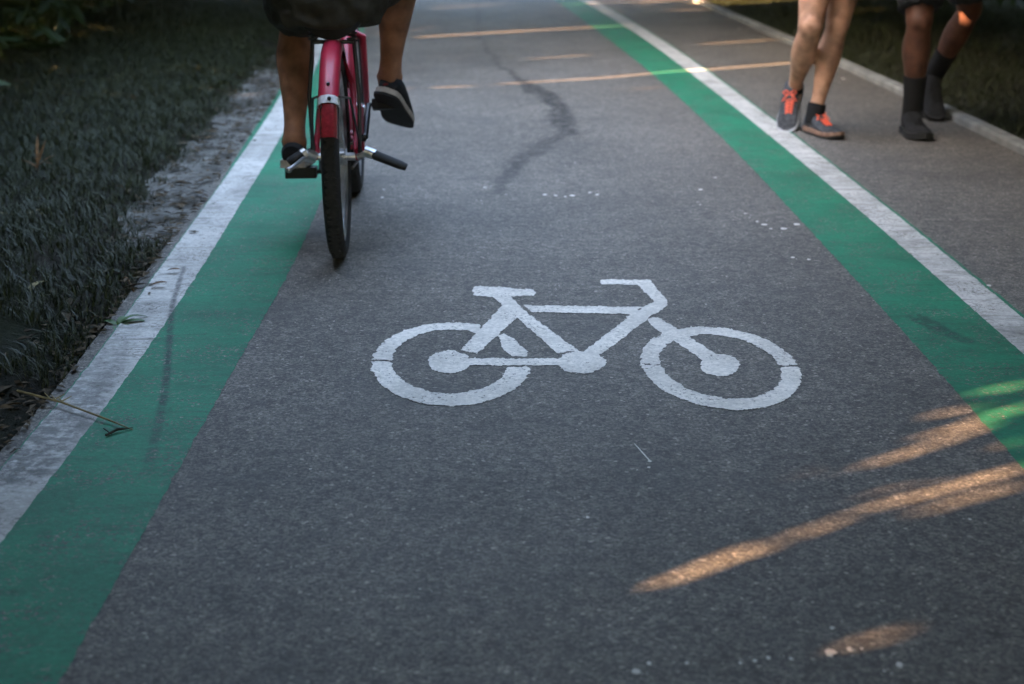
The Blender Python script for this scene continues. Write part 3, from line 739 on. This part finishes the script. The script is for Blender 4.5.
CS = (M_CANV, M_BSOLE, M_CREAM, M_CANV)
shoe(rider, (-.680, 4.345, .232), R(4), R(-7), 0, .255, (M_CANV, M_CREAM, M_CREAM, M_CANV), False)
so_, mx_ = shoe(rider, (-.412, 4.610, .418), R(-7), R(-31), R(13), .285, CS, False)
hb_ = MB().ball(mx_ @ Vector((-.004, .002, .035)), (.014, .004, .010), 10); hb_.build('heel_patch', M_MAROON, so_)
settle(rider)

# walking woman
wom = empty('person', (1.38, 6.45, 0))
tag(wom, 'bare-legged walker in grey running shoes with bright orange laces beside the right white line', 'person')
hR, hL = Vector((1.365, 6.52, .845)), Vector((1.515, 6.54, .845))     # her right is on the left of the photo
kR, aR = Vector((1.305, 6.34, .475)), Vector((1.300, 6.60, .175))
kL, aL = Vector((1.448, 6.46, .475)), Vector((1.368, 6.42, .105))
b = MB(); FW = Vector((-.05, -1, 0))
leg(b, hR, kR, aR, 1.08, Vector((0, .8, -.5))); leg(b, hL, kL, aL, 1.06, Vector((0, 1, 0)))
upper(b, hR, hL, (1.44, 6.50, 1.17), (1.44, 6.50, 1.35), (1.44, 6.48, 1.49), FW, .94,
      [((1.27, 6.50, 1.29), (1.21, 6.42, 1.04), (1.24, 6.24, .90), (.1, -.7, -.3), (.9, 0, 0)), ((1.61, 6.50, 1.29), (1.67, 6.56, 1.03), (1.66, 6.50, .80), (0, -.2, -1), (-.9, 0, 0))])
b.fused('body', M_SK2, wom)
face(wom, (1.44, 6.48, 1.49), FW, (-1, 0, 0), M_HAIR, .94, True)
shorts(wom, hR, hL, kR, kL, (.42, .42), (1.44, 6.52, .98), M_NAVY, .96, 1.22)
sb = MB().tube([(1.44, 6.52, .92), (1.44, 6.51, 1.04), (1.44, 6.50, 1.17), (1.44, 6.50, 1.28), (1.44, 6.50, 1.34)], [(.160, .125), (.140, .110), (.155, .118), (.135, .095), (.075, .07)], 22, side=(1, 0, 0))
for sh, el in (((1.27, 6.50, 1.29), (1.21, 6.42, 1.04)), ((1.61, 6.50, 1.29), (1.67, 6.56, 1.03))): sb.tube([(1.44, 6.50, 1.27), sh, Vector(sh).lerp(Vector(el), .5)], [.08, .062, .056], 16)
sb.fused('shirt', M_GREYC, wom, .008, 5, .008)
WS = (M_GSHOE, M_BSOLE, M_LGREY, M_ORANGE)
s1, mx1 = shoe(wom, (1.322, 6.665, .172), R(160), R(-47), R(4), .272, WS, hi=.014)
s2, mx2 = shoe(wom, (1.352, 6.478, .003), R(200), R(0), 0, .262, (M_GSHOE, M_BSOLE, M_PEACH, M_ORANGE), hi=.016)
for sx_, mx in ((s1, mx1), (s2, mx2)):                                         # pale side panels
    for sg in (-1, 1):
        pb = MB()
        for q in range(3): pb.tube([mx @ Vector((sg*.036, .075+.022*q, .03)), mx @ Vector((sg*.034, .088+.020*q, .048)), mx @ Vector((sg*.024, .098+.018*q, .064-.004*q))], .0042, 6)
        pb.build('side_trim', M_LGREY, sx_)
for a_, kn in ((aR, kR), (aL, kL)):
    dr = (kn-a_).normalized(); MB().tube([a_-dr*.055, a_-dr*.02, a_+dr*.010, a_+dr*.030], [.036, .040, .042, .0405], 16).build('sock', M_SOCK, wom)
settle(wom)

# companion in the shade
comp = empty('person', (1.83, 6.45, 0))
tag(comp, 'walker in deep shade with black shoes and long dark shorts near the right kerb', 'person')
qR, qL = Vector((1.81, 6.55, .90)), Vector((1.99, 6.57, .90))
nR, mR = Vector((1.785, 6.36, .50)), Vector((1.805, 6.42, .115)); nL, mL = Vector((2.12, 6.74, .52)), Vector((2.03, 6.93, .19))
b = MB(); FC = Vector((-.1, -1, 0))
leg(b, qR, nR, mR, 1.15, Vector((0, 1, 0))); leg(b, qL, nL, mL, 1.12, Vector((0, .8, -.4)))
upper(b, qR, qL, (1.89, 6.48, 1.26), (1.89, 6.47, 1.45), (1.89, 6.45, 1.60), FC, 1.03,
      [((1.68, 6.48, 1.39), (1.62, 6.52, 1.10), (1.64, 6.44, .86), (0, -.2, -1), (.9, 0, 0)), ((2.10, 6.48, 1.39), (2.17, 6.44, 1.11), (2.15, 6.30, .92), (0, -.6, -.7), (-.9, 0, 0))])
b.fused('body', M_SK3, comp)
face(comp, (1.89, 6.45, 1.60), FC, (-1, 0, 0), M_HAIR, 1.0)
shorts(comp, qR, qL, nR, nL, (.86, .80), (1.89, 6.50, 1.04), M_NAVY, 1.04, 1.22)
sb = MB().tube([(1.89, 6.50, .96), (1.89, 6.49, 1.12), (1.89, 6.48, 1.26), (1.89, 6.47, 1.38), (1.89, 6.47, 1.44)], [(.178, .135), (.160, .122), (.178, .128), (.155, .105), (.08, .075)], 22, side=(1, 0, 0))
for sh, el in (((1.68, 6.48, 1.39), (1.62, 6.52, 1.10)), ((2.10, 6.48, 1.39), (2.17, 6.44, 1.11))): sb.tube([(1.89, 6.47, 1.37), sh, Vector(sh).lerp(Vector(el), .55)], [.09, .07, .062], 16)
sb.fused('shirt', M_MAROON, comp, .008, 5, .008)
BS = (M_CANV, M_BSOLE, M_BSOLE, M_CANV)
shoe(comp, (1.803, 6.475, .003), R(180), 0, 0, .29, BS, True, hi=.02); shoe(comp, (2.03, 6.995, .16), R(178), R(-38), 0, .28, BS, True, hi=.02)
for a_, kn in ((mR, nR), (mL, nL)):
    dr = (kn-a_).normalized(); MB().tube([a_-dr*.06, a_-dr*.02, a_+dr*.03, a_+dr*.15], [.046, .047, .046, .052], 16).build('sock', M_SOCK, comp)
settle(comp)

# ------------------------------------------------------------------ foliage: gaps left where the low sun slips through
LIT = []      # (ground A, ground B, half width A, half width B)
def lit(x0, y0, x1, y1, w0, w1, keep=0.):
    a, b_ = G(x0, y0), G(x1, y1)
    # half width measured across the streak: photo pixels -> metres in Y at that place
    kk = .74 if y0 > 200 else .42; wa = abs(G(x0, y0-w0)[1]-G(x0, y0+w0)[1])/2*kk; wb = abs(G(x1, y1-w1)[1]-G(x1, y1+w1)[1])/2*kk
    LIT.append((a[0], a[1], b_[0], b_[1], wa, wb, keep))
for q in [(650, 588, 740, 556, 3.5, 4), (740, 556, 880, 505, 4, 3), (880, 505, 1030, 466, 3.2, 3.2), (690, 565, 760, 543, 1, 2), (764, 524, 911, 484, 2, 3), (895, 519, 960, 500, 2, 3), (960, 500, 1030, 482, 3, 2.5), (850, 548, 905, 528, 1, 2), (827, 478, 900, 455, 1.5, 3), (900, 455, 985, 428, 3, 3), (915, 441, 990, 418, 1.5, 2.5),
          (898, 424, 975, 405, 2, 3), (715, 497, 804, 469, 2.5, 3), (810, 577, 880, 551, 3, 3.5), (880, 551, 951, 524, 3.5, 2.5), (813, 664, 890, 632, 3.2, 3.6), (890, 632, 969, 600, 3.6, 3), (720, 649, 787, 627, 3, 3), (600, 444, 671, 424, 2, 2.5),
          (985, 392, 1034, 383, 2, 3), (990, 416, 1034, 406, 3, 4), (1004, 446, 1034, 438, 3, 3),
          (422, 37, 545, 29.5, 1.2, 1.5), (545, 29.5, 617, 26, 1.5, 1.2), (400, 89, 472, 86, 1, 1), (500, 84, 600, 78, .9, 1.4), (600, 78, 690, 70, 1.4, 1.6), (690, 71, 800, 62, 1.8, 1.6),
          (673, 10, 704, 9.5, .7, .7), (705, 44, 770, 40, .8, .8), (622, 89, 664, 87.5, .8, .8), (530, 59, 600, 54, .6, .7), (560, 5, 660, 0, .5, .7), (640, 3, 700, -2, .8, .8), (430, 8, 520, 3, .4, .5),
          (700, 3, 800, -6, 2, 2.5), (725, 4, 900, -2, 3, 4), (850, 16, 900, 10, 1, 1.2)]:
    lit(*q)
LIT3 = [(Vector((1.31, 6.375, .64)), .040), (Vector((1.285, 6.30, .475)), .018), (Vector((1.275, 6.44, .36)), .012), (Vector((2.075, 6.71, .51)), .030), (Vector((1.335, 6.5, .10)), .02)]
SUNV = np.array(SUN_D)
def lets_sun(P, mg=0.):
    """True for points whose shadow would fall on one of the sunlit streaks"""
    t = P[:, 2]/-SUNV[2]; S = P[:, :2]+SUNV[:2]*t[:, None]; hit = np.zeros(len(P), bool)
    for (ax, ay, bx, by, wa, wb, kp) in LIT:
        d = np.array([bx-ax, by-ay]); L2 = d@d; u = np.clip(((S[:, 0]-ax)*d[0]+(S[:, 1]-ay)*d[1])/L2, 0, 1)
        hit |= np.hypot(S[:, 0]-ax-u*d[0], S[:, 1]-ay-u*d[1]) < wa+(wb-wa)*u+mg
    for c, r in LIT3:
        q = P-np.array(c); al = q@SUNV; pe = q-np.outer(al, SUNV)
        hit |= (np.linalg.norm(pe, axis=1) < r+mg) & (al < 0)
    return hit
def leaf_pts(P, size, droop, wid):
    n = len(P); th = rng.uniform(0, 2*np.pi, n); ph = rng.uniform(-.9, .5, n)-droop
    d = np.stack([np.cos(th)*np.cos(ph), np.sin(th)*np.cos(ph), np.sin(ph)], 1)
    u = rng.normal(size=(n, 3)); u -= d*np.sum(u*d, 1)[:, None]; u /= np.linalg.norm(u, axis=1)[:, None]; nn = np.cross(d, u)
    L = size*rng.uniform(.65, 1.35, n)[:, None]; W = L*wid/2
    q = np.stack([P, P+d*L*.35+u*W+nn*L*.05, P+d*L*.72+u*W*.75+nn*L*.03, P+d*L-nn*L*.06, P+d*L*.72-u*W*.75+nn*L*.03, P+d*L*.35-u*W+nn*L*.05], 1)
    low = q[:, :, 2].min(1); X, Y = P[:, 0], P[:, 1]                                # head room kept clear over the path
    ok = ~((low < 1.72) & (X > np.where(Y < 4, -1.35, -1.7)-.12*np.maximum(Y-6, 0)) & (X < 2.3) & (Y < 14)) & (low > 0)
    q, P, d, L, u, W = q[ok], P[ok], d[ok], L[ok], u[ok], W[ok]; bad = np.zeros(len(P), bool)
    cand = np.nonzero(lets_sun(P+d*L*.5, size*2.6))[0]; hb = np.zeros(len(cand), bool)
    uu, ww, LL, WW, pp = d[cand], u[cand], L[cand], W[cand], P[cand]
    for t_ in np.linspace(0, 1, max(5, int(size/.025))):
        for w_ in (-1, 0, 1): hb |= lets_sun(pp+uu*LL*t_+ww*WW*w_*math.sin(math.pi*min(.97, t_+.05)))
    bad[cand] = hb
    kids = np.concatenate([P[bad]+d[bad]*L[bad]*t_ for t_ in (.05, .3, .55, .8)]) if bad.any() else np.zeros((0, 3))
    return q[~bad], kids
def leaves_mesh(name, P, size, droop=.4, wid=.30):
    """leaf blades; where a blade would close a sunlit gap, a twig of smaller leaves grows there instead"""
    Q = []
    for sz, rpt in ((size, 1), (size*.42, 2), (size*.2, 2)):
        if len(P) == 0: break
        P = np.repeat(P, rpt, 0)+(rng.normal(scale=sz*.35, size=(len(P)*rpt, 3)) if rpt > 1 else 0)
        q, P = leaf_pts(P, sz, droop, wid); Q.append(q)
    q = np.concatenate(Q); n = len(q); V = q.reshape(-1, 3); me = bpy.data.meshes.new(name)
    me.vertices.add(len(V)); me.vertices.foreach_set('co', V.ravel().astype(np.float32))
    idx = (np.arange(n)[:, None]*6+np.array([[0, 1, 2, 3, 0, 3, 4, 5]])).ravel()
    me.loops.add(n*8); me.loops.foreach_set('vertex_index', idx.astype(np.int32))
    me.polygons.add(n*2); me.polygons.foreach_set('loop_start', (np.arange(n*2)*4).astype(np.int32)); me.polygons.foreach_set('loop_total', np.full(n*2, 4, dtype=np.int32))
    me.update(); me.validate()
    at = me.attributes.new('tone', 'FLOAT', 'POINT'); at.data.foreach_set('value', np.repeat(rng.uniform(0, 1, n), 6).astype(np.float32))
    return me
def clumps(box, n, per=26, sg=.20):
    (x0, x1), (y0, y1), (z0, z1) = box; k = max(1, n//per)
    C = np.stack([rng.uniform(x0, x1, k), rng.uniform(y0, y1, k), rng.uniform(z0, z1, k)], 1)
    P = np.repeat(C, per, 0)+rng.normal(scale=sg, size=(k*per, 3))
    return np.stack([np.clip(P[:, 0], x0-.12, x1+.12), P[:, 1], np.clip(P[:, 2], max(.12, z0-.12), z1+.3)], 1)
def tree(name, x, y, h, boxes, label, group, lsize=.30, lean=(0, 0)):
    t = empty(name, (x, y, -.02)); tag(t, label, 'tree', group)
    b = MB(); top = Vector((lean[0], lean[1], h))
    b.tube([(0, 0, -.1), top*.25+Vector((.05, .04, 0)), top*.55, top], [.16, .12, .09, .04], 12)
    for k in range(6):
        f = .3+.1*k; a = random.uniform(0, 6.28); q = top*f
        bx = random.choice(boxes)[0]; tgt = Vector((random.uniform(*bx[0])-x, random.uniform(*bx[1])-y, random.uniform(*bx[2])))
        tgt.z = max(tgt.z, q.z*.8+.2)
        for _ in range(40):
            md = q.lerp(tgt, .5)+Vector((0, 0, .15)); W = [q.lerp(md, i_/6) for i_ in range(7)]+[md.lerp(tgt, i_/6) for i_ in range(1, 7)]
            W = np.array([tuple(c_+Vector((x+ox, y, oz))) for c_ in W for ox, oz in ((0, 0), (0, .03), (0, -.03))])
            if not lets_sun(W).any(): break
            bx = random.choice(boxes)[0]; tgt = Vector((random.uniform(*bx[0])-x, random.uniform(*bx[1])-y, max(random.uniform(*bx[2]), q.z*.6+.2)))
        b.tube([q, q.lerp(tgt, .5)+Vector((0, 0, .15)), tgt], [.05, .03, .012], 8)
    tr = b.build('trunk', M_BARK, t)
    P = np.concatenate([clumps(bx, n) for bx, n in boxes])
    cr = link('crown', leaves_mesh('crown', P, lsize), M_LEAF, t); cr.matrix_parent_inverse = Matrix.Translation(t.location).inverted()
    return t
lab = ['thick leafy tree beside the path, its trunk behind the dark undergrowth of the left verge']
def hedge_face(y): return -2.75 if y < 9 else -2.75-.14*(y-9)
ys_ = [-6.2, -3.6, -1.0, 1.6, 4.2, 6.8, 9.4, 12.0, 14.6, 17.2]
for i, y in enumerate(ys_):
    xf = hedge_face(y)
    if y < 3: main = [(((-4.6, -1.75), (y-1.5, y+1.5), (.15, 4.6)), 13000)]
    elif y < 5: main = [(((-4.6, -2.55), (y-1.4, y+1.5), (.15, 4.6)), 12000)]
    else: main = [(((xf-2.2, xf-.3), (y-1.5, y+1.5), (.15, 4.8)), 22000)]
    if y < 3.5: main.append((((-2.7, -.12 if y < 2 else -.5), (y-1.3, y+1.7), (1.8, 2.6)), 3800))  # inner boughs added above the view to darken the near left corner
    else: main += [(((xf, -2.0), (y-1.4, y+1.4), (2.3, 3.6)), 3000), (((xf-.3, xf+.55), (y-1.4, y+1.4), (1.15, 2.3)), 4500)]  # overhanging boughs added above the view to darken the left grass
    tree('tree', xf-1.1, y, 4.4, main, 'dense broadleaf tree, low foliage down to the ground on the dark left verge', 'trees crowding the left verge', .30 if y < 5 else .17)
for i, y in enumerate([.4, 4.0, 7.8, 11.6, 15.4]):  # right-hand trees added out of view; their crowns cut the sky light there
    bx = [(((1.75 if y < 9 else 2.3, 5.4), (y-2.0, y+2.0), (2.15, 4.6)), 5200)]
    bx.append((((2.55 if y < 13 else 2.9, 5.4), (y-1.9, y+2.0), (.95, 2.3)), 3200))
    if y > 4.5: bx.append((((1.05, 2.6), (max(5.8, y-2), y+2.0), (1.82, 2.6)), 4600))
    if y < 5: bx.append((((.72, 2.6), (y-1.8, y+1.7), (1.8, 2.6)), 3600))
    bx.append((((4.2, 5.8), (y-2, y+2), (.3, 2.4)), 2600))
    tree('tree', 4.9, y, 4.2, bx, 'unseen tree added to shade the right side, its low crown over the grass verge', 'added shade trees over the right verge')
tree('tree', -2.6, -2.4, 3.6, [(((-2.4, 2.8), (-4.6, 1.0), (1.8, 3.0)), 9000), (((-1.7, 2.0), (.4, 3.0), (1.8, 2.5)), 7500), (((-3.5, 4.2), (-6.6, -5.6), (.2, 3.4)), 7000)], 'unseen tree added to darken the near end of the path, its low boughs arching over it', None, lean=(.8, .3))  # added unseen: roofs the near path, screens the sky behind the camera

for i, (x, y) in enumerate([(-6.5, 21.5), (-3.2, 27), (1.6, 26), (4.2, 21.5), (6.8, 26)]):  # far trees added out of view to close off horizon and overhead light
    bx = [(((x-2.3, x+2.3), (y-1.6, y+1.6), (.2, 5.2)), 7000)]
    if i < 4: bx.append((((-3.0+.4*i, 2.6), (9.6+1.7*i, 11.2+1.7*i), (2.5, 3.6)), 4200))
    tree('tree', x, y, 4.8, bx, 'unseen tree added far ahead to block sky light, its boughs meeting over the path', 'added trees blocking sky light at the far end', .34)

# grass
def grass(name, P, h, seed=0):
    n = len(P); th = rng.uniform(0, 2*np.pi, n); hh = h*rng.uniform(.5, 1.4, n)
    l = rng.uniform(.3, 1.5, n)*hh; dx, dy = np.cos(th)*l, np.sin(th)*l; wv = rng.uniform(.0009, .0024, n); px, py = -np.sin(th)*wv, np.cos(th)*wv
    z = P[:, 2]
    q = [np.stack([P[:, 0]+px, P[:, 1]+py, z], 1), np.stack([P[:, 0]-px, P[:, 1]-py, z], 1),
         np.stack([P[:, 0]+dx*.35-px*.8, P[:, 1]+dy*.35-py*.8, z+hh*.6], 1), np.stack([P[:, 0]+dx*.35+px*.8, P[:, 1]+dy*.35+py*.8, z+hh*.6], 1),
         np.stack([P[:, 0]+dx, P[:, 1]+dy, z+hh*.9], 1)]
    V = np.stack(q, 1).reshape(-1, 3); me = bpy.data.meshes.new(name); me.vertices.add(len(V)); me.vertices.foreach_set('co', V.ravel().astype(np.float32))
    base = np.arange(n)[:, None]*5
    idx = np.concatenate([base+np.array([[0, 1, 2, 3]]), base+np.array([[3, 2, 4]])], 1).ravel()
    me.loops.add(n*7); me.loops.foreach_set('vertex_index', idx.astype(np.int32)); me.polygons.add(n*2)
    ls = (np.arange(n)[:, None]*7+np.array([[0, 4]])).ravel(); lt = np.tile([4, 3], n)
    me.polygons.foreach_set('loop_start', ls.astype(np.int32)); me.polygons.foreach_set('loop_total', lt.astype(np.int32)); me.update(); me.validate()
    at = me.attributes.new('tone', 'FLOAT', 'POINT'); at.data.foreach_set('value', np.repeat(rng.beta(1.6, 2.6, n), 5).astype(np.float32))
    return tag(link(name, me, M_GRASS), kind='stuff')
def scatter(n, y0, y1, side, spread, dens=.3, off=0):
    Y = y0+(y1-y0)*rng.uniform(0, 1, n)**.85; U = rng.uniform(0, 1, n)**1.1*spread; P = []
    for y, u in zip(Y, U):
        x = edge('Lo', y)-.035-off-u if side < 0 else edge('K', y)+.08+u
        c = mnoise.noise((x*2.6, y*2.6, 4.))+.5*mnoise.noise((x*7, y*7, 1.))
        lim = dens if not (side < 0 and u < .28) else dens+(1.25-3.0*u)*min(1, max(0, (y-4.2)/.5))*min(1, max(.35, (10.5-y)/3))
        if side < 0: lim += .9*min(1, max(0, (4.3-y)/1.7))
        if c < lim-.35: continue
        P.append((x, y, ground_z(x, y)-.004))
    return np.array(P)
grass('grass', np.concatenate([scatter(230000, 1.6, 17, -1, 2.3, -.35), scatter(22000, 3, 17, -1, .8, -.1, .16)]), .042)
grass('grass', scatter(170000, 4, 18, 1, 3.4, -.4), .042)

# single plants and litter on the left verge
def blade(b, p, d, L, wd, rise=.7, bend=.5, n=6):
    p, d = Vector(p), Vector(d).normalized(); s = d.cross(Vector((0, 0, 1))).normalized(); k0 = len(b.V)
    for i in range(n+1):
        t = i/n; w_ = wd*math.sin(math.pi*min(.97, .12+.85*t))*.5; c = p+d*L*t*.8+Vector((0, 0, L*(rise*t-bend*t*t)))
        b.V += [c-s*w_, c+Vector((0, 0, -w_*.35)), c+s*w_]
    for i in range(n):
        for j in (0, 1): b.F.append((k0+i*3+j, k0+i*3+j+1, k0+i*3+j+4, k0+i*3+j+3))
    return b
def sprig(name, px, py, specs, m, label, cat, stem=.02):
    g = G(px, py); t = empty(name, (g[0], g[1], -.02)); tag(t, label, cat)
    MB().tube([(0, 0, -.02), (.003, 0, stem*.5), (0, .004, stem)], [.003, .0025, .0015], 6).build('stem', m, t)
    for (ang, L, wd, rise, bend) in specs: blade(MB(), (0, 0, stem*.6), (math.cos(R(ang)), math.sin(R(ang)), 0), L, wd, rise, bend).build('leaf', m, t)
    return t
sprig('weed', 117, 325, [(20, .10, .022, .5, .5), (75, .07, .02, .7, .6), (-30, .08, .02, .4, .5), (150, .07, .02, .6, .6), (-80, .06, .018, .4, .5), (45, .12, .015, .6, .6)], M_WEED, 'small green weed with narrow leaves poking onto the left white line', 'weed', .03)
sprig('weed', 38, 178, [(100, .13, .012, 1.2, .35), (30, .10, .010, .9, .5), (70, .09, .012, 1.4, .3), (165, .08, .010, .7, .4), (-20, .09, .009, .8, .6)], M_RUST, 'rusty brown seedling standing in the dark grass at the far left', 'weed', .10)
sprig('weed', 22, 218, [(-20, .17, .024, .5, .5), (30, .12, .02, .6, .4), (200, .14, .02, .6, .5)], M_STRAW, 'pale straw grass tuft low in the dark left grass', 'weed', .03)
sprig('weed', 22, 300, [(75, .17, .02, .6, .5), (130, .14, .02, .7, .5), (10, .10, .016, .5, .5)], M_STRAW, 'faded curling grass blade tuft near the left edge, below the straw tuft', 'weed', .03)
a, b_ = G(18, 395), G(133, 432)
t = MB().tube([(a[0], a[1], .01), (a[0]*.6+b_[0]*.4, a[1]*.6+b_[1]*.4, .016), (b_[0]*.8+a[0]*.2, b_[1]*.8+a[1]*.2, .010), (b_[0], b_[1], .005)], [.0028, .0024, .002, .001], 6)
for k in range(5):
    q = Vector((a[0]+(b_[0]-a[0])*(.3+.03*k), a[1]+(b_[1]-a[1])*(.3+.03*k), .015)); t.tube([q, q+Vector((.018*(1 if k % 2 else -1), .022, .006))], [.002, .0008], 5)
tag(t.build('dry_stalk', M_STRAW), 'long dry grass stalk lying across the left white line', 'stalk')
a = G(106, 438); t = MB().tube([(*a, .006), (*G(118, 433), .008), (*G(133, 430), .005)], [.0025, .003, .0008], 7).tube([(*G(112, 437), .006), (*G(104, 432), .008)], .0013, 6)
tag(t.build('twig', M_TWIG), 'short dark twig on the left green stripe by the stalk tip', 'twig')
t = MB().tube([(*G(122, 275), -.005), (*G(128, 283), .012), (*G(134, 292), 0)], [.003, .004, .002], 7)
tag(t.build('twig', M_RUST), 'reddish brown twig on the soil left of the white line', 'twig')
def dead_leaf(px, py, L, ang, label):
    g = G(px, py); t = blade(MB(), (0, 0, .004), (math.cos(R(ang)), math.sin(R(ang)), 0), L, L*.34, .35, .3); o = t.build('fallen_leaf', M_RUST); o.location = (g[0], g[1], .009)
    tag(o, label, 'leaf')
dead_leaf(152, 289, .055, 20, 'curled brown leaf on the left white line above the green weed')
dead_leaf(168, 274, .05, -10, 'small brown leaf on the left white line, farther along than the curled one')

# crumbs of leaf and bark along the verge
V, F = [], []; rr = random.Random(9)
for k in range(5200):
    y = 1.6+11*rr.random()**1.3; u = abs(rr.gauss(0, .16)) if k % 3 else rr.random()*1.2
    x = edge('Lo', y)-.02-u+(.05 if rr.random() < .06 else 0); L_ = rr.uniform(.004, .022) if k % 9 else rr.uniform(.02, .045); a_ = rr.uniform(0, 6.28); z0 = (.004 if u < .03 else rr.uniform(-.012, .012)); b0 = len(V); c_, s_ = math.cos(a_)*L_, math.sin(a_)*L_; q_ = rr.uniform(.2, .5)
    for (p_, o_, h_) in ((-1, 0, 0), (0, -q_, .25), (1, 0, .1), (0, q_, .3)): V.append((x+c_*p_-s_*o_, y+s_*p_+c_*o_, z0+.002+h_*L_*rr.uniform(.3, 1.2)))
    F.append((b0, b0+1, b0+2, b0+3))
tag(link('leaf_litter', pydata('leaf_litter', V, F), mat('litter', (.060, .045, .028), .9, .15, var=.8, vscale=25)), kind='stuff')
